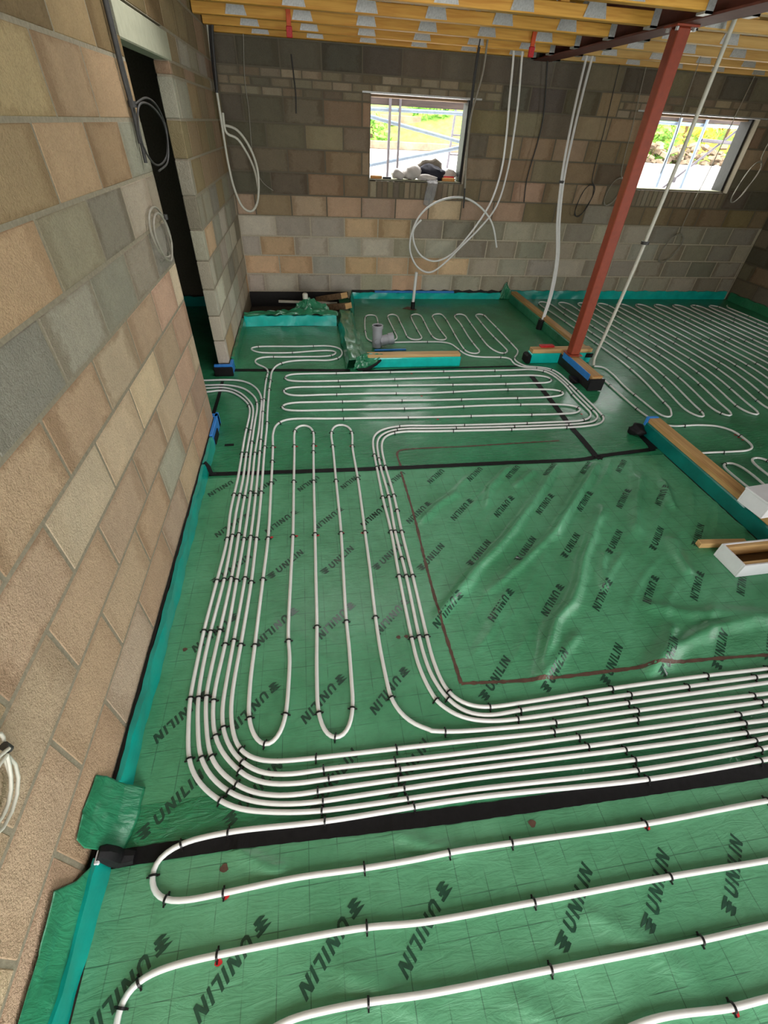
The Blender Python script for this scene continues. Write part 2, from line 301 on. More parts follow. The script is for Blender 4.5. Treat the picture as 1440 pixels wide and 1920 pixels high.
# traced layout of the floor, metres
PIPES = {
 'P1': [(-1.900,4.020),(-0.990,3.935),(-0.909,3.959),(-0.842,3.961),(-0.769,3.922),(-0.684,3.823),(-0.616,3.709),(-0.583,3.602),(-0.575,3.485),(-0.578,3.342),(-0.584,3.149),(-0.584,2.893),(-0.584,2.583),(-0.596,2.222),(-0.587,1.974),(-0.605,1.649),(-0.625,1.333),(-0.631,1.105),(-0.631,0.990),(-0.615,0.853),(-0.593,0.738),(-0.562,0.674),(-0.512,0.618),(-0.457,0.576),(-0.405,0.545),(-0.344,0.527),(-0.261,0.511),(-0.170,0.498),(-0.072,0.490),(0.474,0.482),(1.188,0.458),(1.761,0.462),(1.809,0.464),(2.909,0.475)],
 'P2': [(-1.900,4.100),(-1.005,4.010),(-0.883,4.022),(-0.794,3.991),(-0.691,3.898),(-0.602,3.744),(-0.557,3.618),(-0.547,3.499),(-0.546,3.324),(-0.547,3.146),(-0.551,2.890),(-0.548,2.580),(-0.559,2.218),(-0.559,1.998),(-0.567,1.655),(-0.592,1.326),(-0.600,1.121),(-0.597,0.988),(-0.578,0.857),(-0.550,0.740),(-0.518,0.683),(-0.477,0.638),(-0.426,0.599),(-0.370,0.568),(-0.308,0.548),(-0.216,0.530),(-0.140,0.523),(-0.066,0.521),(0.490,0.519),(1.201,0.496),(1.768,0.497),(1.842,0.500),(2.942,0.506)],
 'P3': [(-1.900,4.180),(-1.019,4.074),(-0.881,4.076),(-0.766,4.049),(-0.674,3.994),(-0.597,3.892),(-0.538,3.758),(-0.519,3.615),(-0.520,3.416),(-0.522,3.217),(-0.520,2.887),(-0.515,2.577),(-0.523,2.215),(-0.523,2.007),(-0.529,1.661),(-0.548,1.326),(-0.561,1.106),(-0.564,0.989),(-0.541,0.844),(-0.509,0.735),(-0.470,0.680),(-0.423,0.637),(-0.373,0.603),(-0.310,0.577),(-0.232,0.560),(-0.155,0.555),(-0.085,0.556),(0.475,0.552),(1.183,0.538),(1.752,0.531),(1.870,0.530),(2.970,0.517)],
 'P4': [(-1.900,4.320),(-1.043,4.181),(-0.939,4.187),(-0.806,4.180),(-0.706,4.158),(-0.621,4.091),(-0.552,3.987),(-0.510,3.868),(-0.489,3.737),(-0.485,3.528),(-0.481,3.214),(-0.488,2.885),(-0.484,2.574),(-0.484,2.211),(-0.488,1.963),(-0.499,1.640),(-0.513,1.246),(-0.528,1.062),(-0.531,0.970),(-0.521,0.884),(-0.504,0.814),(-0.467,0.745),(-0.416,0.688),(-0.369,0.645),(-0.320,0.620),(-0.265,0.603),(-0.202,0.595),(-0.139,0.592),(-0.041,0.593),(0.460,0.584),(1.034,0.571),(1.796,0.569),(1.903,0.567),(3.003,0.562)],
 'P56': [(3.076,0.646),(1.976,0.646),(1.931,0.645),(1.310,0.647),(0.919,0.646),(0.770,0.649),(0.511,0.659),(-0.088,0.675),(-0.179,0.678),(-0.252,0.683),(-0.317,0.696),(-0.359,0.715),(-0.398,0.743),(-0.423,0.791),(-0.442,0.856),(-0.452,0.928),(-0.452,1.032),(-0.439,1.234),(-0.419,1.619),(-0.414,1.956),(-0.411,2.203),(-0.414,2.568),(-0.419,2.879),(-0.419,3.287),(-0.426,3.498),(-0.429,3.747),(-0.432,3.979),(-0.428,4.145),(-0.425,4.344),(-0.405,4.436),(-0.368,4.518),(-0.301,4.577),(-0.201,4.610),(-0.019,4.619),(0.165,4.606),(0.261,4.653),(0.316,4.757),(0.311,4.908),(0.251,4.981),(0.165,5.013),(-0.117,5.008),(-0.438,5.020),(-0.617,5.018),(-0.672,4.986),(-0.680,4.959),(-0.650,4.903),(-0.575,4.851),(-0.430,4.832),(-0.223,4.832),(-0.013,4.865),(0.147,4.878),(0.243,4.855),(0.254,4.786),(0.193,4.730),(0.087,4.713),(-0.119,4.716),(-0.324,4.717),(-0.507,4.725),(-0.585,4.690),(-0.612,4.628),(-0.601,4.566),(-0.543,4.502),(-0.492,4.452),(-0.465,4.392),(-0.464,4.278),(-0.469,4.190),(-0.472,3.981),(-0.468,3.749),(-0.464,3.518),(-0.458,3.290),(-0.453,2.882),(-0.449,2.571),(-0.448,2.207),(-0.450,1.977),(-0.455,1.650),(-0.474,1.264),(-0.485,1.046),(-0.488,0.933),(-0.476,0.844),(-0.451,0.782),(-0.407,0.717),(-0.364,0.681),(-0.315,0.652),(-0.250,0.635),(-0.187,0.628),(-0.059,0.629),(0.443,0.615),(1.011,0.611),(1.412,0.606),(1.786,0.606),(1.941,0.608),(3.041,0.612)],
 'S': [(3.104,0.667),(2.004,0.677),(1.707,0.682),(1.333,0.683),(0.942,0.682),(0.784,0.685),(0.574,0.695),(0.456,0.705),(0.372,0.721),(0.411,0.714),(0.352,0.736),(0.304,0.768),(0.268,0.818),(0.243,0.881),(0.236,0.976),(0.230,1.105),(0.231,1.315),(0.243,1.665),(0.249,1.951),(0.260,2.499),(0.260,2.923),(0.273,3.059),(0.271,3.175),(0.234,3.253),(0.172,3.264),(0.126,3.216),(0.104,3.115),(0.106,2.936),(0.103,2.491),(0.100,1.957),(0.088,1.605),(0.079,1.307),(0.080,1.169),(0.076,0.996),(0.071,0.861),(0.050,0.779),(0.021,0.745),(-0.014,0.737),(-0.047,0.758),(-0.067,0.799),(-0.080,0.858),(-0.081,0.985),(-0.078,1.121),(-0.071,1.294),(-0.067,1.592),(-0.061,1.964),(-0.054,2.495),(-0.044,2.961),(-0.038,3.084),(-0.047,3.200),(-0.084,3.268),(-0.137,3.281),(-0.180,3.239),(-0.195,3.110),(-0.192,2.960),(-0.194,2.508),(-0.196,1.960),(-0.206,1.607),(-0.213,1.233),(-0.204,1.136),(-0.207,1.031),(-0.217,0.871),(-0.235,0.795),(-0.267,0.754),(-0.300,0.746),(-0.335,0.775),(-0.359,0.820),(-0.373,0.873),(-0.379,1.023),(-0.372,1.223),(-0.357,1.632),(-0.345,1.957),(-0.350,2.501),(-0.357,2.961),(-0.365,3.152),(-0.345,3.290),(-0.307,3.350),(-0.243,3.383),(-0.146,3.387),(0.116,3.368),(0.483,3.353),(0.956,3.332),(1.611,3.319),(2.200,3.303),(2.385,3.321),(2.453,3.385),(2.411,3.443),(2.283,3.479),(1.678,3.506),(0.993,3.497),(0.503,3.507),(0.040,3.521),(-0.196,3.530),(-0.288,3.558),(-0.316,3.603),(-0.281,3.655),(-0.196,3.676),(0.046,3.675),(0.523,3.663),(1.026,3.646),(1.724,3.635),(2.258,3.635),(2.414,3.675),(2.445,3.714),(2.395,3.769),(2.157,3.804),(1.788,3.816),(1.058,3.789),(0.542,3.810),(0.052,3.815),(-0.197,3.817),(-0.277,3.851),(-0.307,3.908),(-0.270,3.969),(-0.198,3.986),(0.058,3.981),(0.563,3.972),(1.983,3.937),(2.177,3.942),(2.373,3.945),(2.444,3.983),(2.449,4.046),(2.399,4.092),(2.301,4.119),(2.055,4.126),(0.581,4.107),(0.253,4.103),(-0.171,4.116),(-0.273,4.147),(-0.296,4.214),(-0.270,4.257),(-0.218,4.277),(0.266,4.279),(0.603,4.280),(2.107,4.263),(2.313,4.268),(2.432,4.235),(2.497,4.153),(2.522,4.032),(2.531,3.864),(2.512,3.644),(2.512,3.404),(2.507,3.291),(2.444,3.208),(2.344,3.173),(1.999,3.165),(1.450,3.169),(0.924,3.188),(0.736,3.201),(0.621,3.185),(0.538,3.155),(0.466,3.087),(0.436,3.005),(0.422,2.870),(0.415,2.622),(0.409,2.275),(0.413,1.935),(0.401,1.573),(0.395,1.172),(0.397,1.040),(0.409,0.954),(0.424,0.892),(0.443,0.846),(0.443,0.843),(0.493,0.783),(0.567,0.743),(0.668,0.722),(0.786,0.717),(1.312,0.721),(2.048,0.725),(3.148,0.732)],
 'BAY': [(3.178,0.762),(2.078,0.758),(1.345,0.756),(0.811,0.753),(0.656,0.749),(0.566,0.774),(0.498,0.839),(0.473,0.891),(0.450,0.959),(0.437,1.057),(0.434,1.179),(0.442,1.568),(0.439,1.932),(0.452,2.281),(0.445,2.631),(0.452,2.841),(0.460,2.934),(0.485,3.029),(0.536,3.091),(0.613,3.135),(0.728,3.156),(0.914,3.146),(1.435,3.126),(1.978,3.117),(2.319,3.125),(2.478,3.163),(2.550,3.244),(2.558,3.354),(2.561,3.641),(2.568,3.940),(2.552,4.117),(2.520,4.226),(2.425,4.290),(2.286,4.327),(2.214,4.380),(2.189,4.477),(2.212,4.538),(2.165,4.600),(2.028,4.613),(1.826,4.638),(1.731,4.693),(1.691,4.798),(1.660,4.942),(1.627,5.036),(1.538,5.088),(1.308,5.103),(0.920,5.096),(0.737,5.102),(0.658,5.199),(0.652,5.395),(0.718,6.004),(0.747,6.075),(0.805,6.099),(0.857,6.065),(0.867,5.955),(0.841,5.597),(0.826,5.232),(0.873,5.162),(0.943,5.152),(1.000,5.189),(1.017,5.246),(1.019,5.572),(1.017,5.953),(1.036,6.072),(1.109,6.120),(1.153,6.047),(1.153,5.858),(1.152,5.506),(1.151,5.262),(1.180,5.183),(1.264,5.169),(1.319,5.218),(1.322,5.337),(1.323,5.674),(1.335,5.972),(1.353,6.069),(1.431,6.127),(1.477,6.067),(1.479,5.853),(1.462,5.456),(1.470,5.233),(1.498,5.162),(1.576,5.151),(1.626,5.200),(1.624,5.308),(1.617,5.559),(1.627,5.897),(1.641,6.041),(1.695,6.114),(1.773,6.123),(1.798,5.990),(1.783,5.621),(1.758,5.244),(1.746,4.939),(1.754,4.795),(1.799,4.731),(1.869,4.728),(1.914,4.789),(1.913,4.915),(1.916,5.239),(1.948,5.752),(1.946,6.013),(1.995,6.096),(2.060,6.116),(2.103,6.060),(2.097,5.843),(2.083,5.505),(2.069,5.215),(2.072,4.909),(2.109,4.782),(2.151,4.717),(2.211,4.725),(2.252,4.776),(2.256,4.884),(2.243,5.230),(2.240,5.545),(2.252,5.936),(2.260,6.058),(2.327,6.118),(2.381,6.072),(2.387,5.886),(2.392,5.564),(2.389,5.206),(2.387,4.916),(2.382,4.789),(2.320,4.669),(2.259,4.586),(2.242,4.488),(2.280,4.390),(2.298,4.357),(2.441,4.327),(2.551,4.270),(2.597,4.170),(2.609,3.984),(2.610,3.638),(2.604,3.329),(2.586,3.198),(2.511,3.119),(2.365,3.080),(1.957,3.071),(1.420,3.080),(0.904,3.100),(0.720,3.111),(0.606,3.091),(0.536,3.039),(0.499,2.944),(0.488,2.865),(0.482,2.628),(0.489,2.287),(0.480,1.928),(0.479,1.564),(0.473,1.174),(0.474,1.042),(0.486,0.945),(0.506,0.874),(0.557,0.818),(0.625,0.790),(0.678,0.783),(0.824,0.784),(1.271,0.794),(1.669,0.797),(2.109,0.791),(3.209,0.788)],
 'N1': [(2.872,0.426),(1.772,0.423),(1.725,0.422),(1.212,0.422),(0.481,0.455),(-0.067,0.456),(-0.409,0.470),(-0.563,0.460),(-0.623,0.441),(-0.647,0.411),(-0.650,0.383),(-0.640,0.347),(-0.612,0.319),(-0.572,0.305),(-0.519,0.301),(-0.406,0.303),(-0.171,0.309),(0.058,0.302),(0.259,0.301),(0.364,0.303),(0.597,0.299),(1.115,0.285),(1.648,0.288),(2.748,0.276)],
 'N2': [(2.596,0.106),(1.496,0.122),(1.108,0.131),(0.610,0.135),(0.225,0.140),(0.049,0.154),(-0.171,0.158),(-0.406,0.158),(-0.528,0.155),(-0.594,0.147),(-0.631,0.135),(-0.656,0.115),(-0.668,0.089),(-0.669,0.059),(-0.655,-0.030),(-0.640,-0.080),(-0.590,-0.105),(-0.500,-0.110),(-0.217,-0.008),(-0.102,-0.002),(0.037,-0.004),(0.192,-0.013),(0.599,-0.020),(1.108,-0.029),(1.358,-0.029),(2.458,-0.041)],
 'N3': [(-0.300,-0.300),(0.300,-0.270),(0.803,-0.160),(1.102,-0.173),(1.227,-0.172),(2.326,-0.203)],
 'ROOM': [(3.097,4.316),(3.186,4.312),(3.202,4.152),(3.162,3.789),(3.164,3.501),(3.164,3.287),(3.170,3.200),(3.215,3.165),(3.280,3.190),(3.330,3.300),(3.340,3.300),(3.396,3.600),(3.453,3.900),(3.494,4.300),(3.493,4.800),(3.470,5.400),(3.448,6.000),(3.430,6.630),(3.507,6.700),(3.584,6.618),(3.602,6.000),(3.623,5.400),(3.645,4.800),(3.646,4.300),(3.603,3.900),(3.545,3.600),(3.487,3.300),(3.497,3.200),(3.561,3.120),(3.629,3.200),(3.634,3.300),(3.694,3.600),(3.754,3.900),(3.798,4.300),(3.797,4.800),(3.776,5.400),(3.755,6.000),(3.738,6.606),(3.815,6.676),(3.892,6.594),(3.909,6.000),(3.929,5.400),(3.949,4.800),(3.950,4.300),(3.905,3.900),(3.843,3.600),(3.781,3.300),(3.791,3.200),(3.854,3.120),(3.923,3.200),(3.928,3.300),(3.992,3.600),(4.056,3.900),(4.102,4.300),(4.101,4.800),(4.082,5.400),(4.062,6.000),(4.046,6.582),(4.123,6.652),(4.200,6.570),(4.216,6.000),(4.235,5.400),(4.254,4.800),(4.254,4.300),(4.206,3.900),(4.141,3.600),(4.075,3.300),(4.085,3.200),(4.149,3.120),(4.217,3.200),(4.222,3.300),(4.290,3.600),(4.357,3.900),(4.406,4.300),(4.406,4.800),(4.388,5.400),(4.369,6.000),(4.354,6.558),(4.431,6.628),(4.508,6.546),(4.523,6.000),(4.540,5.400),(4.558,4.800),(4.558,4.300),(4.508,3.900),(4.438,3.600),(4.369,3.300),(4.379,3.200),(4.442,3.120),(4.511,3.200),(4.516,3.300),(4.587,3.600),(4.659,3.900),(4.710,4.300),(4.710,4.800),(4.693,5.400),(4.676,6.000),(4.662,6.534),(4.739,6.604),(4.816,6.522),(4.830,6.000),(4.846,5.400),(4.862,4.800),(4.862,4.300),(4.809,3.900),(4.736,3.600),(4.663,3.300),(4.673,3.200),(4.737,3.120),(4.805,3.200),(4.810,3.300),(4.885,3.600),(4.960,3.900),(5.014,4.300),(5.015,4.800),(4.999,5.400),(4.983,6.000),(4.970,6.510),(5.047,6.580),(5.124,6.502),(5.137,6.000),(5.152,5.400),(5.167,4.800),(5.166,4.300),(5.111,3.900),(5.034,3.600),(4.957,3.300),(4.967,3.200),(5.030,3.120),(5.099,3.200),(5.104,3.300),(5.183,3.600),(5.261,3.900),(5.318,4.300),(5.319,4.800),(5.305,5.400),(5.290,6.000),(5.278,6.494),(5.355,6.564),(5.432,6.486),(5.444,6.000),(5.457,5.400),(5.471,4.800),(5.470,4.300),(5.412,3.900),(5.332,3.600),(5.251,3.300),(5.261,3.200),(5.324,3.120),(5.393,3.200),(5.398,3.300),(5.481,3.600),(5.563,3.900),(5.622,4.300),(5.624,4.800),(5.610,5.400),(5.597,6.000),(5.587,6.478),(5.663,6.548),(5.741,6.470),(5.750,6.000),(5.763,5.400),(5.776,4.800),(5.774,4.300),(5.714,3.900),(5.629,3.600),(5.545,3.300),(5.555,3.200),(5.619,3.120),(5.687,3.200),(5.692,3.300),(5.778,3.600),(5.864,3.900),(5.926,4.300),(5.928,4.800),(5.916,5.400),(5.904,6.000),(5.895,6.462),(5.971,6.532),(6.049,6.454),(6.058,6.000),(6.069,5.400),(6.080,4.800),(6.078,4.300),(6.015,3.900),(5.927,3.600),(5.839,3.300),(5.849,3.200),(5.912,3.120),(5.981,3.200),(5.986,3.300),(6.076,3.600),(6.166,3.900),(6.230,4.300),(6.232,4.800),(6.222,5.400),(6.211,6.000),(6.203,6.446),(6.279,6.516),(6.357,6.438),(6.364,6.000),(6.375,5.400),(6.385,4.800),(6.382,4.300),(6.317,3.900),(6.225,3.600),(6.133,3.300),(6.143,3.200),(6.207,3.120),(6.275,3.200),(6.280,3.300),(6.374,3.600),(6.468,3.900),(6.534,4.300),(6.537,4.800),(6.527,5.400),(6.518,6.000),(6.511,6.430),(6.587,6.500)],
 'BEND': [(3.035,4.350),(3.030,4.200),(3.021,3.914),(3.012,3.563),(3.013,3.285),(3.027,3.185),(3.067,3.069),(3.140,3.021),(3.420,3.017),(3.597,2.978),(3.667,2.906),(3.679,2.761),(3.651,2.641),(3.574,2.596),(3.436,2.586),(3.212,2.590),(3.092,2.586),(2.990,2.570),(2.970,2.400),(2.970,1.200)],
 'LOOPS': [(3.160,1.200),(3.160,2.131),(3.159,2.257),(3.162,2.364),(3.174,2.415),(3.228,2.443),(3.288,2.432),(3.318,2.363),(3.322,2.248),(3.311,2.105),(3.310,1.300),(3.330,1.200),(3.380,1.160),(3.440,1.200),(3.455,1.300),(3.454,2.261),(3.454,2.357),(3.474,2.456),(3.538,2.492),(3.594,2.474),(3.616,2.437),(3.620,2.300),(3.620,1.200)],
}
CLIPS = [(-0.587,1.974),(-0.559,1.998),(-0.523,2.007),(-0.488,1.963),(-0.450,1.977),(-0.414,1.956),(-0.610,1.645),(-0.569,1.651),(-0.531,1.661),(-0.497,1.640),(-0.458,1.650),(-0.422,1.620),(-0.626,1.333),(-0.593,1.320),(-0.550,1.327),(-0.516,1.247),(-0.474,1.264),(-0.439,1.234),(-0.631,0.990),(-0.597,0.986),(-0.567,1.000),(-0.531,0.970),(-0.507,0.816),(-0.479,0.846),(-0.592,0.734),(-0.547,0.738),(-0.509,0.731),(-0.406,0.748),(-0.389,0.692),(-0.398,0.656),(-0.404,0.624),(-0.433,0.597),(-0.456,0.566),(-0.088,0.675),(-0.059,0.633),(-0.041,0.593),(-0.084,0.560),(-0.066,0.523),(-0.075,0.490),(-0.064,0.456),(0.224,0.665),(0.216,0.631),(0.235,0.594),(0.223,0.561),(0.249,0.522),(0.236,0.482),(0.268,0.447),(-0.344,1.961),(-0.357,1.632),(-0.374,1.228),(-0.374,0.871),(-0.301,0.747),(-0.217,0.869),(-0.214,1.233),(-0.193,1.965),(-0.062,1.960),(-0.073,1.292),(-0.080,0.858),(-0.015,0.736),(0.069,0.863),(0.078,1.310),(0.102,1.956),(0.249,1.951),(0.231,1.315),(0.243,0.883),(0.456,0.707),(0.403,1.931),(0.438,1.940),(0.478,1.931),(0.401,1.573),(0.441,1.562),(0.474,1.557),(0.395,1.172),(0.437,1.181),(0.475,1.174),(0.440,0.847),(0.498,0.837),(0.507,0.872),(0.673,0.783),(0.811,0.753),(0.788,0.714),(1.273,0.797),(1.346,0.758),(1.312,0.721),(0.943,0.684),(1.335,0.686),(0.914,0.647),(1.308,0.647),(1.011,0.611),(1.035,0.574),(1.183,0.538),(1.201,0.496),(1.188,0.458),(1.211,0.420),(2.102,0.788),(2.010,0.762),(1.913,0.675),(1.931,0.645),(1.783,0.604),(1.794,0.567),(1.752,0.531),(1.768,0.497),(1.761,0.462),(1.725,0.422),(-0.563,0.460),(-0.409,0.469),(-0.651,0.383),(-0.582,0.308),(-0.402,0.304),(0.060,0.305),(-0.668,0.088),(-0.631,0.133),(-0.406,0.156),(0.047,0.151),(0.036,-0.005),(0.364,0.303),(0.595,0.299),(1.116,0.287),(1.638,0.289),(0.610,0.135),(1.112,0.131),(0.603,-0.021),(1.108,-0.029),(1.106,-0.174),(-0.588,2.400),(-0.549,2.390),(-0.513,2.377),(-0.485,2.404),(-0.450,2.393),(-0.414,2.413),(-0.588,2.903),(-0.548,2.894),(-0.488,2.882),(-0.455,2.899),(-0.423,2.961),(-0.520,3.040),(-0.579,3.240),(-0.544,3.223),(-0.581,3.650),(-0.520,3.697),(-0.486,3.748),(-0.450,3.746),(-0.454,3.514),(-0.472,4.182),(-0.421,4.155),(-0.350,2.496),(-0.357,2.966),(-0.194,2.508),(-0.194,2.968),(-0.054,2.495),(-0.044,2.961),(0.104,2.495),(0.106,2.944),(0.260,2.499),(0.261,2.931),(-0.193,3.182),(0.111,3.149),(0.280,3.136),(-0.037,3.161),(0.411,2.622),(0.447,2.631),(0.486,2.627),(0.409,2.275),(0.451,2.277),(0.490,2.293)]
RED_MARKS = [(-0.327,1.968),(-0.177,1.963),(-0.046,1.958),(0.109,1.965),(0.236,1.951),(0.332,1.186),(0.372,1.185),(-0.702,1.242),(-0.403,0.295),(-0.406,0.143),(-0.416,0.371),(1.122,0.276),(1.112,-0.184),(0.693,0.346),(-0.345,2.970),(-0.176,2.967),(0.250,2.940),(-0.024,2.963)]
# ------------------------------------------------------------------ floor, walls
fl = MB()
fl.box((-3.4, -2.3, -.17), (RX+.1, 5.72, -.004)); fl.box((.5, 5.72, -.17), (RX+.1, BY+.05, -.004)); fl.box((-3.4, 5.72, -.17), (-.93, BY+.3, -.004))
fl.box((-.93, 5.72, -.17), (.5, BY+.05, -.11))
struct(fl.build('floor', M['screed']), 'dark sub floor showing only in the open pit by the back wall', 'floor')

GREY = [(172,166,148),(164,158,142),(182,175,157),(158,152,136)]
TAN = [(190,166,140),(196,172,146),(184,158,134),(198,178,152),(192,164,136)]
PALE = [(196,190,174),(188,182,166),(202,195,178),(190,182,162)]  # paler blocks, raised further to put the low wall's brighter light into colour
PALETAN = [(218,186,150),(210,180,146),(222,194,158)]  # tan counterpart, lifted for light the same way
BROWN = [(160,138,114),(152,132,108),(168,146,120),(152,138,116)]
DARK = [(116,109,95),(124,116,100),(110,104,92),(130,120,102)]
OLIVE = [(150,134,104),(142,128,100),(162,142,110)]
_bm = {}
def block_mesh(l, d, h):
    k = (round(l, 3), round(d, 3), round(h, 3))
    if k not in _bm:
        me = MB().cbox((0, 0, 0), (l, d, h), .0045).mesh('block'); me.materials.append(M['block']); _bm[k] = me
    return _bm[k]
def put_block(parent, name, l, d, h, loc, rot, col):
    o = link(name, block_mesh(l, d, h), None, parent, loc, (0, 0, rot))
    j = random.uniform(.92, 1.08); c = srgb(*[min(255, max(0, x*j+random.uniform(-3, 3))) for x in col]); o.color = (*c, 1)
    return o
def run(parent, name, s0, s1, z, h, length, off, place, colour, gap=.0115, skip=(), depth=.1):
    """one course of pieces from s0 to s1; off = position of one vertical joint; skip = (a, b) openings"""
    spans = [(s0, s1)]
    for a, b in skip:
        new = []
        for p, q in spans:
            if b <= p or a >= q: new.append((p, q)); continue
            if a > p+.02: new.append((p, a))
            if b < q-.02: new.append((b, q))
        spans = new
    for p, q in spans:
        k = math.floor((p-off)/length)+1; cuts = [p]
        while off+k*length < q-.03:
            if off+k*length > p+.03: cuts.append(off+k*length)
            k += 1
        cuts.append(q)
        for a, b in zip(cuts, cuts[1:]):
            l = b-a-gap
            if l < .015: continue
            place(parent, name, l, depth, h-gap, a+gap/2, z+gap/2, colour((a+b)/2, z))
# left wall -----------------------------------------------------------------
wl = MB(); DY0, DY1 = 3.30, 4.37
wl.box((LX-.096, -2.2, -.10), (LX-.0025, DY0-.004, 2.86)); wl.box((LX-.096, DY1+.016, -.10), (LX-.0025, BY+.1, 2.86)); wl.box((LX-.096, DY0-.01, 2.345), (LX-.0025, DY1+.01, 2.86))
wall_left = wl.build('wall_left', M['mortar']); struct(wall_left, 'tan and grey blockwork wall along the left with a dark doorway', 'wall')
def place_left(parent, name, l, d, h, s, z, col):
    # face at x = LX looking towards +x ; run direction +y
    put_block(parent, name, l, d, h, (LX, s, z), math.pi/2, col) if False else put_block(parent, name, l, d, h, (LX, s, z), math.radians(90), col)
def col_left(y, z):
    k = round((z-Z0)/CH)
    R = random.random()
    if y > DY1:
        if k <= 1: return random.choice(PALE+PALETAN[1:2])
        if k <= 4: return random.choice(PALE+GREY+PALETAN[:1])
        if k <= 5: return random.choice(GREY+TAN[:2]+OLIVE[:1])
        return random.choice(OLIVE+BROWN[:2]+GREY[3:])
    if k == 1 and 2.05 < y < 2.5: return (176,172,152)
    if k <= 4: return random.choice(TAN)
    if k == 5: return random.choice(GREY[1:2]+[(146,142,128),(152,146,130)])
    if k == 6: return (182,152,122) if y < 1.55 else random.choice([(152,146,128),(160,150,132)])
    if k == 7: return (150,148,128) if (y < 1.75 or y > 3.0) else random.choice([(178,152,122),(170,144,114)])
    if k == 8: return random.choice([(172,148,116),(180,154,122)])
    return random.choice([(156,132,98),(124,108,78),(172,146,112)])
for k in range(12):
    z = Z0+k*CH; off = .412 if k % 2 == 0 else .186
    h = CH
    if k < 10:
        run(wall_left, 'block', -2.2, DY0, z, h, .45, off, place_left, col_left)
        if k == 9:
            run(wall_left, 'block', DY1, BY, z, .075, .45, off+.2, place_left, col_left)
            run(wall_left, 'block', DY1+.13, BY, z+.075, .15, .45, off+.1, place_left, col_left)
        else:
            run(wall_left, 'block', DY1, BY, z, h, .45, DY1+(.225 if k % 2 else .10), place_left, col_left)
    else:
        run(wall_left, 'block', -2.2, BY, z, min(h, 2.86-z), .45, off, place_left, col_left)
MB().cbox((LX-.1, DY0-.15, 2.19), (LX, DY1+.13, 2.335), .006).build('lintel', M['concrete'], wall_left)['label'] = 'pale concrete lintel over the doorway'
# strip of blockwork above the lintel bearing on the near side
# back wall -----------------------------------------------------------------
W1 = (.852, 2.08, 1.392, 2.205); W2 = (4.322, 5.99, 1.405, 2.20)
wb = MB(); T0, T1 = BY+.0025, BY+.30
def around(w, x0, x1):
    a, b, c, d = w
    wb.box((x0, T0, -.11), (a-.002, T1, 2.86)); wb.box((a-.002, T0, -.11), (b+.002, T1, c-.004)); wb.box((a-.002, T0, d+.004), (b+.002, T1, 2.86))
around(W1, LX-.1, 0); around(W2, W1[1]+.002, 0); wb.box((W2[1]+.002, T0, -.11), (RX+.1, T1, 2.86))
wall_back = wb.build('wall_back', M['mortar_pale']); struct(wall_back, 'blockwork back wall with two open window holes', 'wall')
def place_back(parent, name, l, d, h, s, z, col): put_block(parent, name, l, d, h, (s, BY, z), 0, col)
def col_back(x, z):
    k = round((z-Z0)/CH-.02); R = random.random()
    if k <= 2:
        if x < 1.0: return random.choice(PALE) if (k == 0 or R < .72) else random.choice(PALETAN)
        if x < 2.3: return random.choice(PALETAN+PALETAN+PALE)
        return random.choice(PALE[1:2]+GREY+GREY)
    if k == 3: return random.choice(PALE) if x < .6 else random.choice(GREY) if x > 1.6 else random.choice(PALETAN)
    if k == 4: return random.choice(TAN+BROWN[2:3]) if x < 3.2 else random.choice(OLIVE+GREY[3:])
    if k in (5, 6): return random.choice(BROWN+TAN[2:3]) if (x > .15 and x < 4) else random.choice(DARK+[(128,118,100)])
    if k in (7, 8): return random.choice(DARK+BROWN[1:2]) if x < .2 else random.choice(BROWN+OLIVE+DARK[1:2])
    if k == 9: return random.choice(BROWN+DARK)
    return random.choice(DARK)
def col_brick(x, z): return random.choice([(142,130,110),(150,138,118),(132,122,104),(158,146,126)])
holes = {5: [(W1[0], W1[1]), (W2[0], W2[1])]}
for k in range(12):
    z = Z0+k*CH; off = -.373 if k % 2 == 1 else -.148
    if k == 5:
        run(wall_back, 'block', LX, RX, z, CH, .45, off, place_back, col_back, skip=[(W1[0]-.01, W1[1]+.01), (W2[0]-.01, W2[1]+.01)])
        for w in (W1, W2):
            run(wall_back, 'brick', w[0], w[1], z, w[2]-z, .0725, w[0]+.02, place_back, col_brick, gap=.008)
    elif k in (6, 7, 8):
        run(wall_back, 'block', LX, RX, z, CH, .45, off, place_back, col_back, skip=[W1[:2], W2[:2]])
    elif k == 9:
        bricks = [(LX, 2.42), (3.95, RX)]
        for i in range(3):
            zz = z+i*.075; top = zz+.075
            sk = [W1[:2], W2[:2]] if zz < 2.18 else []
            for a, b in bricks:
                run(wall_back, 'brick', a, b, zz, .075, .225, off+.11*(i % 2), place_back, col_brick, gap=.009, skip=sk)
        run(wall_back, 'block', 2.42, 3.95, z, CH, .45, off, place_back, col_back)
    elif k == 11:
        run(wall_back, 'block', LX, RX, z, .28, .45, off, place_back, col_back)
    else:
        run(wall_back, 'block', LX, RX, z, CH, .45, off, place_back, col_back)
# right wall ----------------------------------------------------------------
wr = MB(); wr.box((RX+.0025, 1.1, -.11), (RX+.2, BY+.3, 2.86)); wr.box((RX+.0025, -2.2, 2.2), (RX+.2, 1.1, 2.86)); wr.box((RX+.0025, -2.4, -.11), (RX+.2, -2.2, 2.86))  # gap towards the viewer is an unseen opening added for side light
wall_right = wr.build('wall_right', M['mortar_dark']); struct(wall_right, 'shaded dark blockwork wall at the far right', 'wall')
def place_right(parent, name, l, d, h, s, z, col): put_block(parent, name, l, d, h, (RX, s+l, z), math.radians(-90), col)
for k in range(11):
    run(wall_right, 'block', 4.6, BY, Z0+k*CH, CH, .45, .1+.225*(k % 2), place_right, lambda y, z: random.choice(DARK+BROWN[1:2]))
